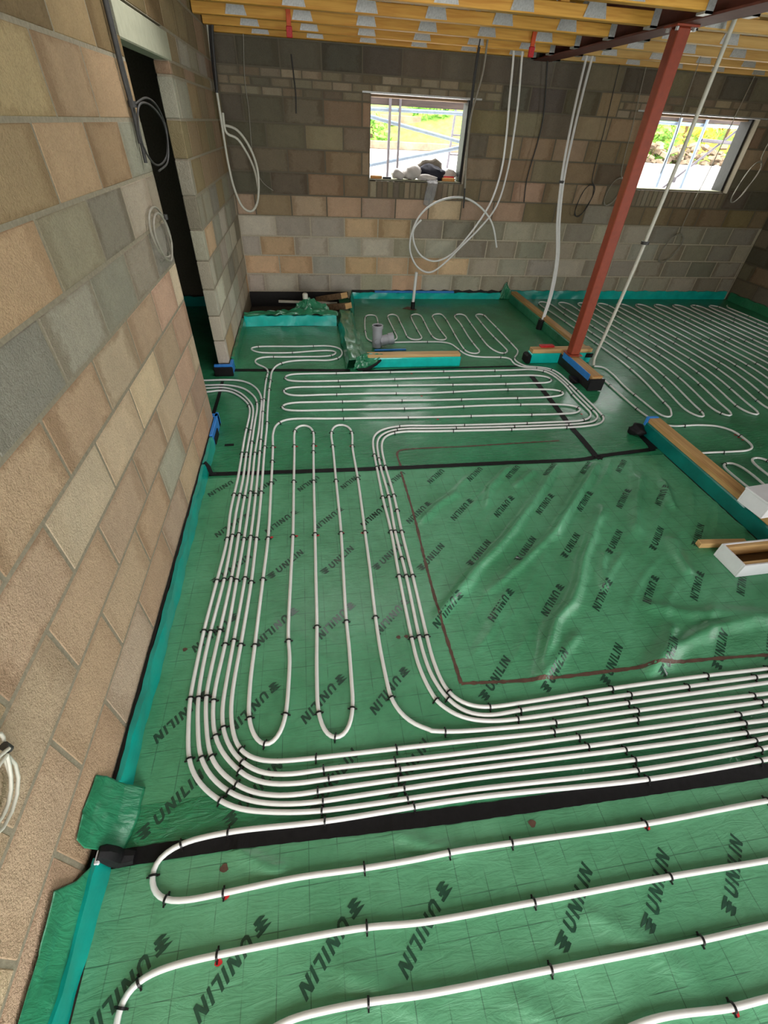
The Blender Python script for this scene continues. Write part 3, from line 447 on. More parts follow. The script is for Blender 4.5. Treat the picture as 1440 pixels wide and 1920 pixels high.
# rear wall; its wide opening is unseen, added to bring daylight from behind
wq = MB(); wq.box((1.85, -2.4, -.11), (RX+.2, -2.25, 2.86)); wq.box((LX-.1, -2.4, 2.45), (1.85, -2.25, 2.86))
struct(wq.build('wall_rear', M['mortar_dark']), 'blockwork wall behind the viewer with an added wide opening for daylight', 'wall')
# room beyond the doorway
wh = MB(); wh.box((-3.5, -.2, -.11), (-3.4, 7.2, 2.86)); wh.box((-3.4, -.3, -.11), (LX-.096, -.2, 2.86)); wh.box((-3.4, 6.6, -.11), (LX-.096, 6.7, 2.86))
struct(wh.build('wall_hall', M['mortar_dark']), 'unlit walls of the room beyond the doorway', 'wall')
cm = MB(); VX0, VX1, VY0, VY1 = -.6, 1.5, 3.15, 3.75   # unseen gap added in the deck to throw daylight on the far end
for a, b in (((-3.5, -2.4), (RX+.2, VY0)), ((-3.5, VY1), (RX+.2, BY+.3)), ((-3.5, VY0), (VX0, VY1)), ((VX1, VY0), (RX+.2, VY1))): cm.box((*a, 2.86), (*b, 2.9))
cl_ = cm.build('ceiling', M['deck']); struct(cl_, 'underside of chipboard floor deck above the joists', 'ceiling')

# window linings ------------------------------------------------------------
def window(n, w, lab):
    a, b, c, d = w
    root = empty('window_%d' % n, ((a+b)/2, BY+.1, c)); struct(root, lab, 'window'); L = root.location
    def part(nm, m, mat): 
        m.v = [tuple(Vector(p)-L) for p in m.v]; return m.build(nm, mat, root)
    part('steel_lintel', MB().box((a-.1, BY-.006, d-.012), (b+.1, BY+.12, d+.003)), M['galv'])
    part('head_board', MB().cbox((a+.003, BY+.16, d-.035), (b-.003, BY+.30, d-.013)), M['old_wood'])
    part('cavity_closer', MB().cbox((b-.03, BY+.1, c+.013), (b+.001, BY+.302, d-.013)), M['dpc'])
    part('cavity_closer', MB().cbox((a-.001, BY+.1, c+.013), (a+.014, BY+.302, d-.013)), M['dpc'])
    part('sill', MB().cbox((a+.002, BY+.10, c-.003), (b-.002, BY+.30, c+.012)), M['concrete'])
window(1, W1, 'open window hole left of centre with bags on its sill')
window(2, W2, 'open window hole at the right behind the red post')
# ------------------------------------------------------------------ membrane sheets
RIDGES = [  # (points, height, half width)
 ([(1.82,2.54),(1.62,2.31),(1.32,1.99),(1.06,1.74),(.9,1.61),(.72,1.44),(.55,1.27)], .012, .022),
 ([(1.96,2.33),(1.72,2.07),(1.48,1.84),(1.23,1.65),(.9,1.42)], .008, .018),
 ([(2.14,2.52),(1.85,2.21),(1.62,1.98),(1.45,1.78)], .013, .022),
 ([(1.92,2.02),(1.76,1.85),(1.57,1.62),(1.40,1.38),(1.31,1.28),(1.17,1.18),(.96,.9)], .013, .024),
 ([(2.43,2.37),(2.18,2.04),(2.0,1.75)], .011, .025), ([(2.55,2.27),(2.43,1.97)], .008, .02),
 ([(2.22,1.7),(2.16,1.56),(2.12,1.38)], .010, .03), ([(.96,2.29),(.78,2.17),(.62,2.01)], .007, .02),
 ([(1.44,2.56),(1.2,2.32),(1.11,2.13)], .009, .018), ([(1.7,1.23),(1.93,1.14),(2.39,1.09)], .007, .03),
 ([(2.36,1.06),(2.0,1.04),(1.73,.96),(1.51,.85)], .010, .028), ([(1.27,1.1),(1.04,.94),(.96,.88)], .007, .02),
 ([(1.81,1.09),(1.67,.97),(1.48,.84)], .008, .024), ([(1.62,2.5),(1.38,2.3)], .007, .02), ([(1.7,1.62),(1.62,1.5),(1.55,1.35)], .006, .018),
 ([(-.39,.42),(-.29,.36),(-.21,.33)], .006, .015), ([(.15,.40),(.3,.33),(.42,.30)], .005, .015), ([(-.05,.08),(.1,.0),(.2,-.06)], .004, .02),
 ([(.75,.1),(.92,.0),(1.02,-.1)], .004, .02), ([(.45,-.05),(.6,-.15),(.7,-.25)], .004, .02),
]
def height(x, y):
    x = np.asarray(x, float); y = np.asarray(y, float)
    h = .0010*(1+np.sin(x*23+2.1*np.sin(y*7))*np.sin(y*19+1.7*np.sin(x*5)))*.5+.0006*(1+np.sin(x*61+y*37+2*np.sin(y*11)))*.5
    sp = x*.72-y*.69; msk = np.clip((x-.62)*5, 0, 1)*np.clip((y-.9)*5, 0, 1)*np.clip((2.62-y)*6, 0, 1)
    wr1 = np.maximum(0, np.sin(sp*34+2.4*np.sin(x*2.9+y*2.1)+1.1*np.sin(y*6-x*3)))**4
    wr2 = np.maximum(0, np.sin(sp*61+3*np.sin(x*4.1-y*3.3)))**3
    h = h+msk*(.008*wr1*(.5+.5*np.sin(x*5.1+y*3.7))+.0035*wr2*(.5+.5*np.sin(y*7.3-x*2.2)))
    for P, A, w in RIDGES:
        best = np.full(x.shape, 9.); L = len(P)-1; tt = np.zeros(x.shape)
        for i, ((ax, ay), (bx, by)) in enumerate(zip(P, P[1:])):
            dx, dy = bx-ax, by-ay; t = np.clip(((x-ax)*dx+(y-ay)*dy)/(dx*dx+dy*dy), 0, 1)
            d = np.hypot(x-ax-t*dx, y-ay-t*dy); m = d < best; best = np.where(m, d, best); tt = np.where(m, (i+t)/L, tt)
        taper = np.minimum(1, np.minimum(tt, 1-tt)*7+.3)
        wob = 1+.12*np.sin(x*17+y*13)+.06*np.sin(x*31-y*7)
        h = np.maximum(h, 0)+2.9*A*taper*np.exp(-(best/(1.25*w*wob))**2)
    return h
def sheet(name, x0, x1, y0, y1, step, mat, label, z=0., folds=True):
    nx, ny = int((x1-x0)/step)+1, int((y1-y0)/step)+1
    X, Y = np.meshgrid(np.linspace(x0, x1, nx), np.linspace(y0, y1, ny))
    H = (height(X, Y) if folds else .0012*(1+np.sin(X*19+2*np.sin(Y*6))*np.sin(Y*15))*.5)+z
    co = np.stack([X, Y, H], -1).reshape(-1, 3)
    idx = np.arange(nx*ny).reshape(ny, nx)
    F = np.stack([idx[:-1, :-1], idx[:-1, 1:], idx[1:, 1:], idx[1:, :-1]], -1).reshape(-1, 4)
    me = bpy.data.meshes.new(name); me.from_pydata(co.tolist(), [], F.tolist()); me.update(); me.shade_smooth()
    o = link(name, me, mat); tag(o, label, 'membrane'); return o
film_near = sheet('membrane_sheet', -.797, 2.83, -2.2, .413, .018, M['film_near'], 'bright green membrane nearest the viewer below the black tape')
film_main = sheet('membrane_sheet', -.797, 2.79, .413, 2.61, .0125, M['film'], 'wrinkled green membrane between the two long black tapes')
film_mid = sheet('membrane_sheet', -.95, 3.0, 2.61, 4.40, .025, M['film_far'], 'darker membrane beyond the far black tape', .001, False)
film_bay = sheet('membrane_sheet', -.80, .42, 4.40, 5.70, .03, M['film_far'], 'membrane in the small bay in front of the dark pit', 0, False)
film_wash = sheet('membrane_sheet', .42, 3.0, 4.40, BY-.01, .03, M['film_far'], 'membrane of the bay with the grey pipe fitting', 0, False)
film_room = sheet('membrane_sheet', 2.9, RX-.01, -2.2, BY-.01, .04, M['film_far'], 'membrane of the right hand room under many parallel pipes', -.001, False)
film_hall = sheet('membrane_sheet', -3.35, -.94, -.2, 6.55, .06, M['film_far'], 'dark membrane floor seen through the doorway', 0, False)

film_lap = sheet('membrane_sheet', -.79, 2.78, .42, .60, .02, M['film_far'], 'dark overlap strip of membrane along the foreground tape', .0009, True)

# printed lettering ---------------------------------------------------------
def stroke(m, a, b, w):
    a, b = np.array(a, float), np.array(b, float); d = (b-a)/np.linalg.norm(b-a); n = np.array([-d[1], d[0]])*w/2
    N = max(1, int(np.linalg.norm(b-a)/.35))
    for i in range(N):
        p, q = a+(b-a)*i/N, a+(b-a)*(i+1)/N
        m.add([(*(p-n), 0), (*(q-n), 0), (*(q+n), 0), (*(p+n), 0)], [(0, 1, 2, 3)])
def word():
    m = MB(); w = .215; x = 1.62
    def N(x): stroke(m, (x+.1, 0), (x+.1, 1), w); stroke(m, (x+.14, .95), (x+.62, .05), w); stroke(m, (x+.66, 0), (x+.66, 1), w); return x+1.0
    def I(x): stroke(m, (x+.1, 0), (x+.1, 1), w); return x+.42
    def Lt(x): stroke(m, (x+.1, 0), (x+.1, 1), w); stroke(m, (x+.1, .1), (x+.58, .1), w); return x+.72
    stroke(m, (x+.1, .22), (x+.1, 1), w); stroke(m, (x+.1, .28), (x+.24, .1), w); stroke(m, (x+.2, .1), (x+.56, .1), w); stroke(m, (x+.52, .1), (x+.66, .28), w); stroke(m, (x+.66, .22), (x+.66, 1), w); x += 1.0
    x = N(x); x = I(x); x = Lt(x); x = I(x); x = N(x)
    # feathered emblem: three pointed blades swept back from a solid body
    for i in range(3):
        yy = .02+.34*i; sx_ = .10*(2-i)
        m.add([(1.25-sx_*.6, yy, 0), (1.18-sx_*.6, yy+.25, 0), (.62, yy+.33, 0), (.02+sx_, yy+.36, 0), (.55, yy+.06, 0)], [(0, 1, 2, 3, 4)])
    m.add([(.66, .05, 0), (1.0, .03, 0), (.92, .98, 0), (.58, 1.0, 0)], [(0, 1, 2, 3)])
    m.v = [(vx+.22*vy, vy, 0) for vx, vy, _ in m.v]
    return m
WORD = word(); WLEN = max(v[0] for v in WORD.v); CAP = .041
def lettering(parent, x, y, rev, clip=None):
    """x, y = position of the emblem; rev prints run down-left"""
    ang = math.radians(45+180*rev); s = CAP; sx = .283/WLEN
    co = []
    for vx, vy, _ in WORD.v:
        a, b = vx*sx-.02, (vy-.5)*s
        co.append((x+a*math.cos(ang)-b*math.sin(ang), y+a*math.sin(ang)+b*math.cos(ang)))
    co = np.array(co); fs = WORD.f
    if clip: fs = [f for f in fs if all(clip[0] < co[i][0] < clip[1] and clip[2] < co[i][1] < clip[3] for i in f)]
    if not fs: return
    H = height(co[:, 0], co[:, 1])+.0012
    m = MB(); m.v = [(a, b, h) for (a, b), h in zip(co, H)]; m.f = list(fs)
    used = sorted({i for f in fs for i in f}); mp = {i: k for k, i in enumerate(used)}
    m.v = [m.v[i] for i in used]; m.f = [tuple(mp[i] for i in f) for f in fs]
    me = bpy.data.meshes.new('lettering'); me.from_pydata(m.v, [], m.f); me.update()
    o = link('lettering', me, M['print'], parent); o['label'] = 'dark printed UNILIN lettering with feathered emblem'
CM = (-.79, 2.78, .48, 2.58); CN = (-.79, 2.82, -2, .38)
for k in range(-4, 8):
    d = .3*k
    # right hand boards
    if .42 < 1.02+d < 2.75: lettering(film_main, 1.02+d, 2.2, 1, CM); lettering(film_main, 1.013+d, 1.41, 1, CM)
    if .45 < .832+d < 2.6: lettering(film_main, .832+d, 1.615, 0, CM)
    if .55 < .66+d < 2.6: lettering(film_main, .66+d, .827, 0, CM); lettering(film_near, .655+d, .016, 0, CN); lettering(film_near, .80+d, -.6, 0, CN)
    if .5 < .95+d < 2.7: lettering(film_main, .95+d, 2.6, 1, CM)
    # left hand boards
    if -.9 < -.02+d < .4: lettering(film_main, -.025+d, 1.65, 0, CM)
    if -.9 < .124+d < .42: lettering(film_main, .12+d, 1.418, 1, CM)
    if -.7 < .037+d < .5: lettering(film_main, .037+d, 1.015, 1, CM)
    if -.7 < .028+d < .35: lettering(film_near, .028+d, .222, 1, CN); lettering(film_near, .1+d, -.4, 1, CN)
    if -.9 < -.68+d < .5: lettering(film_main, -.72+d, .50, 0, CM)
    if -.6 < .12+d < .45: lettering(film_main, .12+d, 2.2, 1, CM); lettering(film_main, .02+d, 2.6, 1, CM)
# marker lines and spots ----------------------------------------------------
def floor_strip(parent, name, P, w, mat, z=.0014, lab=None, jag=0.):
    P = catmull(P, .02, 1)[:, :2]; m = MB(); n = len(P); co = []
    for i in range(n):
        t = P[min(i+1, n-1)]-P[max(i-1, 0)]; t /= np.linalg.norm(t); nn = np.array([-t[1], t[0]])
        ww = w*(1+random.uniform(-jag, jag)); co += [P[i]-nn*ww/2, P[i]+nn*ww/2]
    co = np.array(co); H = height(co[:, 0], co[:, 1])+z
    m.v = [(a, b, h) for (a, b), h in zip(co, H)]; m.f = [(2*i, 2*i+2, 2*i+3, 2*i+1) for i in range(n-1)]
    me = bpy.data.meshes.new(name); me.from_pydata(m.v, [], m.f); me.update()
    o = link(name, me, mat, parent)
    if lab: o['label'] = lab
    return o
floor_strip(film_main, 'marking_line', [(.59,2.57),(.59,2.06),(.575,1.6),(.572,1.22),(.58,.91)], .016, M['brown_line'], lab='brown marker line running away from the viewer', jag=.3)
floor_strip(film_main, 'marking_line', [(.58,.91),(.92,.885),(1.34,.88),(1.77,.88),(2.3,.855)], .016, M['brown_line'], lab='brown marker line running to the right', jag=.35)
floor_strip(film_mid, 'marking_line', [(.6,2.63),(.6,2.8),(.62,2.84),(1.2,2.86),(2.0,2.88)], .016, M['brown_line'], z=.003, lab='faint brown marker line beyond the far tape', jag=.3)
RED_MARKS += [(2.46,4.02),(2.42,3.30),(1.05,3.30),(1.0,3.75),(1.05,3.52),(1.0,4.25),(3.655,2.80),(3.66,2.76),(3.655,2.84)]
for i, (x, y) in enumerate(RED_MARKS):
    par = film_near if y < .41 else film_main if y < 2.6 else film_room if x > 3 else film_mid
    r = .011 if i not in (10, 13) else .014; m = MB()
    h = float(height(np.array([x]), np.array([y]))[0])+.0018+(.002 if y > 2.6 else 0)
    P = [(x+r*(1+.25*math.sin(3*q+i))*math.cos(q), y+r*.9*math.sin(q), h) for q in [2*math.pi*k/12 for k in range(12)]]
    m.add(P, [tuple(range(12))]); o = m.build('paint_spot', M['red'] if i not in (5, 6, 7, 10, 13) else M['brown_line'], par)
# tapes ---------------------------------------------------------------------
def tape(name, P, w, label, jag=.04, z=.0024):
    o = floor_strip(None, name, P, w, M['tape'], z, jag=jag); tag(o, label, 'tape')
    md = o.modifiers.new('thickness', 'SOLIDIFY'); md.thickness = .0008; md.offset = 1
    return o
tape('membrane_tape', [(-.80,.447),(-.41,.444),(.3,.415),(1.0,.400),(1.75,.386),(2.6,.37)], .052, 'wide black tape crossing the foreground beside the outermost pipe')
tape('membrane_tape', [(-.79,2.657),(0,2.63),(.55,2.616),(1.3,2.608),(2.1,2.602),(2.2,2.625),(2.76,2.69)], .044, 'long black tape dividing wrinkled membrane from the darker membrane', z=.003)
tape('membrane_tape', [(2.20,2.62),(2.21,2.9),(2.21,3.08),(2.24,3.5),(2.275,4.14)], .055, 'black tape running away under the loop ends', z=.003)
tape('membrane_tape', [(-.80,4.425),(-.3,4.40),(.37,4.36)], .06, 'black tape along the front of the small bay', z=.003)
tape('membrane_tape', [(.5,4.33),(1.0,4.36),(1.56,4.372),(2.3,4.38)], .035, 'black tape under the timber plate of the fitting bay', z=.003)
tape('membrane_tape', [(-.885,3.45),(-.88,3.8),(-.885,4.17)], .03, 'short black tape across the doorway threshold', z=.003)
m = MB()
for k in range(9):
    a = k*.7; r1 = .03+.035*random.random(); m.prism([(2.215+r1*math.cos(a), 2.615+r1*.7*math.sin(a)), (2.215+.02*math.cos(a+.5), 2.615+.02*math.sin(a+.5)), (2.215+.02*math.cos(a-.5), 2.615+.02*math.sin(a-.5))], .003, .006+.0006*k)
tag(m.build('tape_patch', M['tape']), 'crumpled black tape patch where two tapes meet', 'tape')
m = MB(); m.cbox((-.73, 3.02, .002), (-.66, 3.045, .006), .001); tag(m.build('tape_offcut', M['tape']), 'small black tape tab beside the wall corner', 'tape')
m = MB(); m.cbox((-.60, 2.845, .002), (-.53, 2.865, .006), .001); tag(m.build('tape_offcut', M['tape']), 'small black tape tab left of the pipe bundle', 'tape')

# ------------------------------------------------------------------ heating pipes with their clips
PR = .0092; PZ = .0108
clip_m = MB()
prof_o = [(-.0135, -.003), (-.0135, .012)]+[(-.0135*math.cos(q), .012+.0122*math.sin(q)) for q in [math.pi*k/6 for k in range(1, 6)]]+[(.0135, .012), (.0135, -.003)]
prof_i = [(x*.78, z if z < .012 else .012+(z-.012)*.78) for x, z in prof_o]
w2 = .0034; n = len(prof_o)
V = [(x, -w2, z) for x, z in prof_o]+[(x, -w2, z) for x, z in prof_i]+[(x, w2, z) for x, z in prof_o]+[(x, w2, z) for x, z in prof_i]
Fc = []
for i in range(n-1):
    Fc += [(i, i+1, n+i+1, n+i), (2*n+i, 3*n+i, 3*n+i+1, 2*n+i+1), (i, 2*n+i, 2*n+i+1, i+1), (n+i, n+i+1, 3*n+i+1, 3*n+i)]
clip_m.add(V, Fc)
clip_m.box((-.021, -.0025, .0015), (-.012, .0025, .006)); clip_m.box((.012, -.0025, .0015), (.021, .0025, .006))
CLIP = clip_m.mesh('pipe_clip'); CLIP.materials.append(M['black'])
INFO = {
 'P1': 'white pipe forming the outermost curve of the left bundle', 'P2': 'white pipe second from outside in the left bundle',
 'P3': 'white pipe third from outside in the left bundle', 'P4': 'white pipe fourth from outside in the left bundle',
 'P56': 'white pipe of the two inner bundle lines ending in a flat coil by the pit', 'S': 'white pipe winding in two hairpins then long horizontal rows',
 'BAY': 'white pipe serving the fitting bay with six narrow loops', 'N1': 'white pipe looping over the foreground black tape',
 'N2': 'white pipe making the second foreground loop below the tape', 'N3': 'white pipe crossing the bottom right corner',
 'ROOM': 'white pipe in many parallel runs across the right hand room', 'BEND': 'white pipe bending round behind the near timber plate', 'LOOPS': 'white pipe with narrow loops behind the white box'}
CURVE = {}; POBJ = {}
for key, P in PIPES.items():
    C = catmull(P, .022 if key != 'ROOM' else .04, 4)
    CURVE[key] = C
    zf = np.zeros(len(C))+PZ
    if key not in ('ROOM', 'BAY', 'BEND', 'LOOPS'):
        zf = PZ+.0012+.7*np.maximum(0, height(C[:, 0], C[:, 1])-.003)
        for _ in range(6): zf[1:-1] = .5*zf[1:-1]+.25*(zf[:-2]+zf[2:])
    me = MB().tube([(x, y, z) for (x, y), z in zip(C, zf)], PR, 8 if key == 'ROOM' else 10).mesh('heating_pipe'); smooth_mesh(me, 60)
    o = link('heating_pipe', me, M['pipe']); tag(o, INFO[key], 'pipe', 'underfloor heating pipes'); POBJ[key] = o
ALL = np.concatenate([c for c in CURVE.values()]); OWN = sum([[k]*len(c) for k, c in CURVE.items()], []); IDX = sum([list(range(len(c))) for c in CURVE.values()], [])
def add_clip(key, i):
    C = CURVE[key]; t = C[min(i+2, len(C)-1)]-C[max(i-2, 0)]; a = math.atan2(t[1], t[0])+math.pi/2
    link('pipe_clip', CLIP, None, POBJ[key], (C[i][0], C[i][1], .0012), (0, 0, a+random.uniform(-.08, .08)))
done = {k: [] for k in CURVE}
for x, y in CLIPS:
    j = int(np.argmin((ALL[:, 0]-x)**2+(ALL[:, 1]-y)**2)); key, i = OWN[j], IDX[j]
    add_clip(key, i); done[key].append(i)
for key, gap in (('S', .55), ('BAY', .5), ('ROOM', .75), ('BEND', .5), ('LOOPS', .4), ('P56', .6)):
    C = CURVE[key]; acc = 0
    for i in range(1, len(C)):
        acc += float(np.linalg.norm(C[i]-C[i-1]))
        if acc > gap:
            acc = 0
            if key in ('S', 'P56') and (C[i][1] < 2.75): continue
            if any(abs(C[i][0]-C[q][0])+abs(C[i][1]-C[q][1]) < .1 for q in done[key]): continue
            add_clip(key, i)
# ------------------------------------------------------------------ membrane upstands round the edges
def upstand(P, h, thick, mat, label, name='membrane_upstand', wav=.004, lip=True, top=None):
    """wavy film-wrapped edge strip standing on the floor along P (face side is left of the direction)"""
    C = catmull(P, .04, 1)[:, :2]; n = len(C); m = MB(); prof = [(0, 0), (-.25, .35), (.1, .7), (0, 1.)]
    rows = len(prof)+2
    for i in range(n):
        t = C[min(i+1, n-1)]-C[max(i-1, 0)]; t /= np.linalg.norm(t); nn = np.array([-t[1], t[0]])
        hh = h*(1+.05*math.sin(i*.9)+.03*math.sin(i*2.3))
        for k, (o, zf) in enumerate(prof):
            q = C[i]+nn*(wav*(o+.9*math.sin(i*.55+k*1.3)+.5*math.sin(i*1.7+k)))
            m.v.append((q[0], q[1], hh*zf+.0005))
        q = C[i]-nn*thick; m.v.append((q[0], q[1], hh*1.0)); m.v.append((q[0], q[1], .0))
    for i in range(n-1):
        for k in range(rows-1): a = i*rows+k; m.f.append((a, a+rows, a+rows+1, a+1))
    m.f.append(tuple(range(rows))); m.f.append(tuple((n-1)*rows+k for k in range(rows))[::-1])
    o = m.build(name, mat, None, True); tag(o, label, 'membrane edge'); return o
upstand([(-.795,3.0),(-.797,2.66)], .10, .022, M['teal'], 'short teal upstand at the corner of the left wall')
upstand([(-.797,2.645),(-.792,2.0),(-.788,1.4),(-.792,.9),(-.792,.66)], .10, .022, M['teal'], 'long teal upstand along the foot of the left wall')
upstand([(-.792,.435),(-.80,.2),(-.80,-.4),(-.80,-1.2),(-.80,-2.1)], .105, .022, M['teal'], 'teal upstand at the lower left corner of the view')
upstand([(-.79,5.66),(-.79,5.1),(-.79,4.5)], .11, .03, M['film_loose'], 'green upstand beside the wall in the small bay')
upstand([(.32,5.70),(-.2,5.715),(-.8,5.70)], .12, .03, M['teal_lit'], 'bright teal upstand in front of the dark pit')
upstand([(2.90,BY-.035),(2.3,BY-.03),(1.5,BY-.035),(.62,BY-.03)], .085, .03, M['teal_lit'], 'teal upstand under the back wall in the fitting bay')
upstand([(6.8,BY-.035),(5.5,BY-.03),(4.35,BY-.035)], .118, .03, M['teal_lit'], 'long teal upstand under the back wall at the right')
upstand([(4.33,BY-.035),(3.8,BY-.03),(3.06,BY-.035)], .118, .03, M['teal'], 'teal upstand under the back wall behind the red post')
upstand([(RX-.03,-1.5),(RX-.035,2.0),(RX-.03,4.5),(RX-.035,6.80)], .115, .03, M['film_far'], 'dark upstand along the right wall')
upstand([(-1.0,6.5),(-2,6.5),(-3.3,6.5)], .12, .03, M['teal'], 'teal upstand seen through the doorway')
# damp course and packing behind the upstands
m = MB().box((LX-.002, -2.0, -.003), (LX+.012, DY0, .088)); tag(m.build('damp_course', M['dpc']), 'black damp proof strip under the left wall', 'damp course')
m = MB(); m.cbox((LX+.001, BY-.012, -.108), (.56, BY+.001, .088), .003); tag(m.build('damp_course', M['dpc']), 'black damp proof strip along the pit under the back wall', 'damp course')
m = MB()
pts = [(.62+2.3*i/40, .082+.006*math.sin(i*1.9)+.006*math.sin(i*4.3)) for i in range(41)]
m.v = []
for x, z in pts: m.v += [(x, BY-.012, .04), (x, BY-.016-.01*math.sin(x*30), z+.03), (x, BY-.002, z+.032)]
m.f = sum([[(3*i, 3*i+3, 3*i+4, 3*i+1), (3*i+1, 3*i+4, 3*i+5, 3*i+2)] for i in range(40)], [])
tag(m.build('damp_course', M['dpc'], None, True), 'crumpled black strip above the teal edge in the fitting bay', 'damp course')
m = MB().cbox((.95, BY-.045, .085), (2.15, BY-.012, .112), .004); tag(m.build('foam_strip', M['blue']), 'blue foam edge strip behind the fitting bay upstand', 'foam strip')
m = MB(); m.cbox((4.325, BY-.06, 0), (4.345, BY-.03, .13), .003); tag(m.build('tape_offcut', M['tape']), 'black tape joint in the back wall upstand', 'tape')
# film lapping up the wall at the lower left ---------------------------------
def drape(name, ctrl, mat, label, nu=28, nv=14, amp=.006, seed=1, thick=.0012, cat='membrane'):
    """smooth patch through a grid of control points with crumple"""
    G = [catmull(r, 1e9, 0) if False else np.array(r, float) for r in ctrl]; rnd = random.Random(seed); ph = [rnd.uniform(0, 6) for _ in range(8)]
    def interp(row, u):
        n = len(row)-1; i = min(int(u*n), n-1); f = u*n-i; f = f*f*(3-2*f)*.5+f*.5; return row[i]*(1-f)+row[i+1]*f
    m = MB()
    for a in range(nu+1):
        col = [interp(r, a/nu) for r in G]
        for b in range(nv+1):
            p = interp(col, b/nv).copy(); u, v = a/nu, b/nv
            e = math.sin(u*math.pi)*.6+.4
            d = amp*e*(math.sin(17*u+9*v+ph[0])+.7*math.sin(31*u-13*v+ph[1])+.5*math.sin(11*v*3+ph[2]+5*u)+.4*math.sin(47*u+29*v+ph[3]))
            p[2] += abs(d); p[0] += d*.5; p[1] += .4*d; m.v.append(tuple(p))
    for a in range(nu):
        for b in range(nv):
            i = a*(nv+1)+b; m.f.append((i, i+nv+1, i+nv+2, i+1))
    o = m.build(name, mat, None, True); tag(o, label, cat)
    md = o.modifiers.new('thickness', 'SOLIDIFY'); md.thickness = thick
    return o
drape('membrane_flap', [[(-.74,.66,.003),(-.74,.55,.003),(-.765,.46,.003)],[(-.788,.66,.06),(-.786,.55,.06),(-.786,.455,.06)],[(-.808,.66,.112),(-.806,.55,.114),(-.806,.455,.112)],[(-.822,.66,.16),(-.826,.55,.17),(-.82,.45,.17)],[(-.826,.645,.225),(-.826,.53,.24),(-.824,.46,.23)]], M['film_loose'], 'upper green film flap lapping up the left wall', 24, 20, .0022, 3)
drape('membrane_flap', [[(-.81,.42,.10),(-.81,.1,.10),(-.81,-.5,.10),(-.81,-1.6,.10)],[(-.822,.37,.16),(-.824,.1,.17),(-.822,-.5,.17),(-.822,-1.6,.17)],[(-.815,.33,.285),(-.82,.2,.25),(-.824,-.5,.23),(-.824,-1.6,.22)]], M['film_loose'], 'lower green film flap lapping up the left wall', 60, 10, .003, 5)
m = MB(); m.add([(-.802,.452,.110),(-.775,.46,.095),(-.775,.425,.095),(-.802,.42,.112)], [(0,1,2,3)]); m.cbox((-.806,.415,.10),(-.79,.455,.112),.003)
tag(m.build('foam_offcut', M['white_board']), 'small white foam corner under the end of the foreground tape', 'foam strip')
m = MB().tube([(-.80,.445,.112),(-.785,.445,.10),(-.775,.445,.05),(-.765,.445,.012),(-.72,.443,.005)], [.02,.026,.03,.028,.02], 8); m.v = [(x, y, z if z > .004 else .004) for x, y, z in m.v]
tag(m.build('tape_patch', M['tape'], None, True), 'bunched black tape folded over the upstand at lower left', 'tape')
m = MB().tube([(-.80,2.66,.105),(-.785,2.66,.07),(-.775,2.655,.01),(-.74,2.655,.005)], [.014,.016,.016,.012], 6)
tag(m.build('tape_patch', M['tape'], None, True), 'black tape folded over the upstand at the far tape', 'tape')
# wrapped wall feet ----------------------------------------------------------
def wrapped(name, a, b, label, mat='blue'):
    root = empty(name, ((a[0]+b[0])/2, (a[1]+b[1])/2, 0)); tag(root, label, 'foam strip'); L = root.location
    def P(nm, m, mt): m.v = [tuple(Vector(p)-L) for p in m.v]; return m.build(nm, mt, root)
    P('foam', MB().cbox(a, b, .004), M[mat]); return root, P
r, P = wrapped('pier_foot', (-.965, 4.31, .0), (-.80, 4.345, .105), 'blue foam strip and black tape wrapped round the pier foot')
P('tape_wrap', MB().cbox((-.97, 4.285, 0), (-.79, 4.312, .088), .006), M['tape']); P('side_foam', MB().cbox((-.822, 4.345, 0), (-.795, 4.47, .10), .004), M['blue'])
r, P = wrapped('corner_foot', (-.825, 3.02, .0), (-.80, 3.38, .105), 'blue foam strip wrapped round the left wall corner')
P('end_foam', MB().cbox((-.93, 3.31, 0), (-.80, 3.36, .105), .004), M['blue']); P('tape_wrap', MB().cbox((-.80, 3.05, 0), (-.792, 3.2, .06), .002), M['tape'])

# ------------------------------------------------------------------ timber plates on film-wrapped upstands
def plate(label_t, label_u, x0, x1, y0, y1, zt=.15, hu=.105, axis=0, face=M['teal']):
    mt = MB().cbox((x0, y0, hu), (x1, y1, zt), .004); o = mt.build('sole_plate', M['timber_x'] if axis == 0 else M['timber']); tag(o, label_t, 'timber')
    P = MB().cbox((x0-.008, y0-.008, 0), (x1+.008, y1+.008, hu), .008); u = P.build('wrapped_upstand', face); tag(u, label_u, 'upstand'); return o, u
plate('sawn timber plate in front of the grey pipe fitting', 'teal wrapped upstand below the plate of the fitting bay', .56, 1.56, 4.42, 4.51, .135, .104, 0, M['teal_lit'])
plate('short timber plate across the foot of the red post', 'teal wrapped upstand under the short plate at the post', 2.39, 3.10, 4.45, 4.545, .155, .112, 0, M['teal_lit'])
plate('timber plate running towards the viewer from the red post', 'upstand under the timber plate in front of the post', 2.725, 2.835, 3.76, 4.445, .15, .11, 1, M['dpc'])
plate('long timber plate running from the post to the back wall', 'green wrapped upstand under the long plate to the back wall', 2.995, 3.075, 4.56, 6.70, .15, .11, 1, M['film_loose'])
plate('near timber plate running off the right edge', 'dark teal upstand under the near timber plate', 2.80, 2.90, -1.9, 2.93, .155, .115, 1, M['teal_deep'])
m = MB().cbox((2.715, 3.80, .09), (2.722, 4.38, .155), .002); tag(m.build('foam_strip', M['blue']), 'blue foam strip along the plate in front of the post', 'foam strip')
m = MB().cbox((2.70, 3.735, .01), (2.86, 3.755, .13), .005); tag(m.build('tape_wrap', M['tape']), 'black tape over the end of the plate before the post', 'tape')
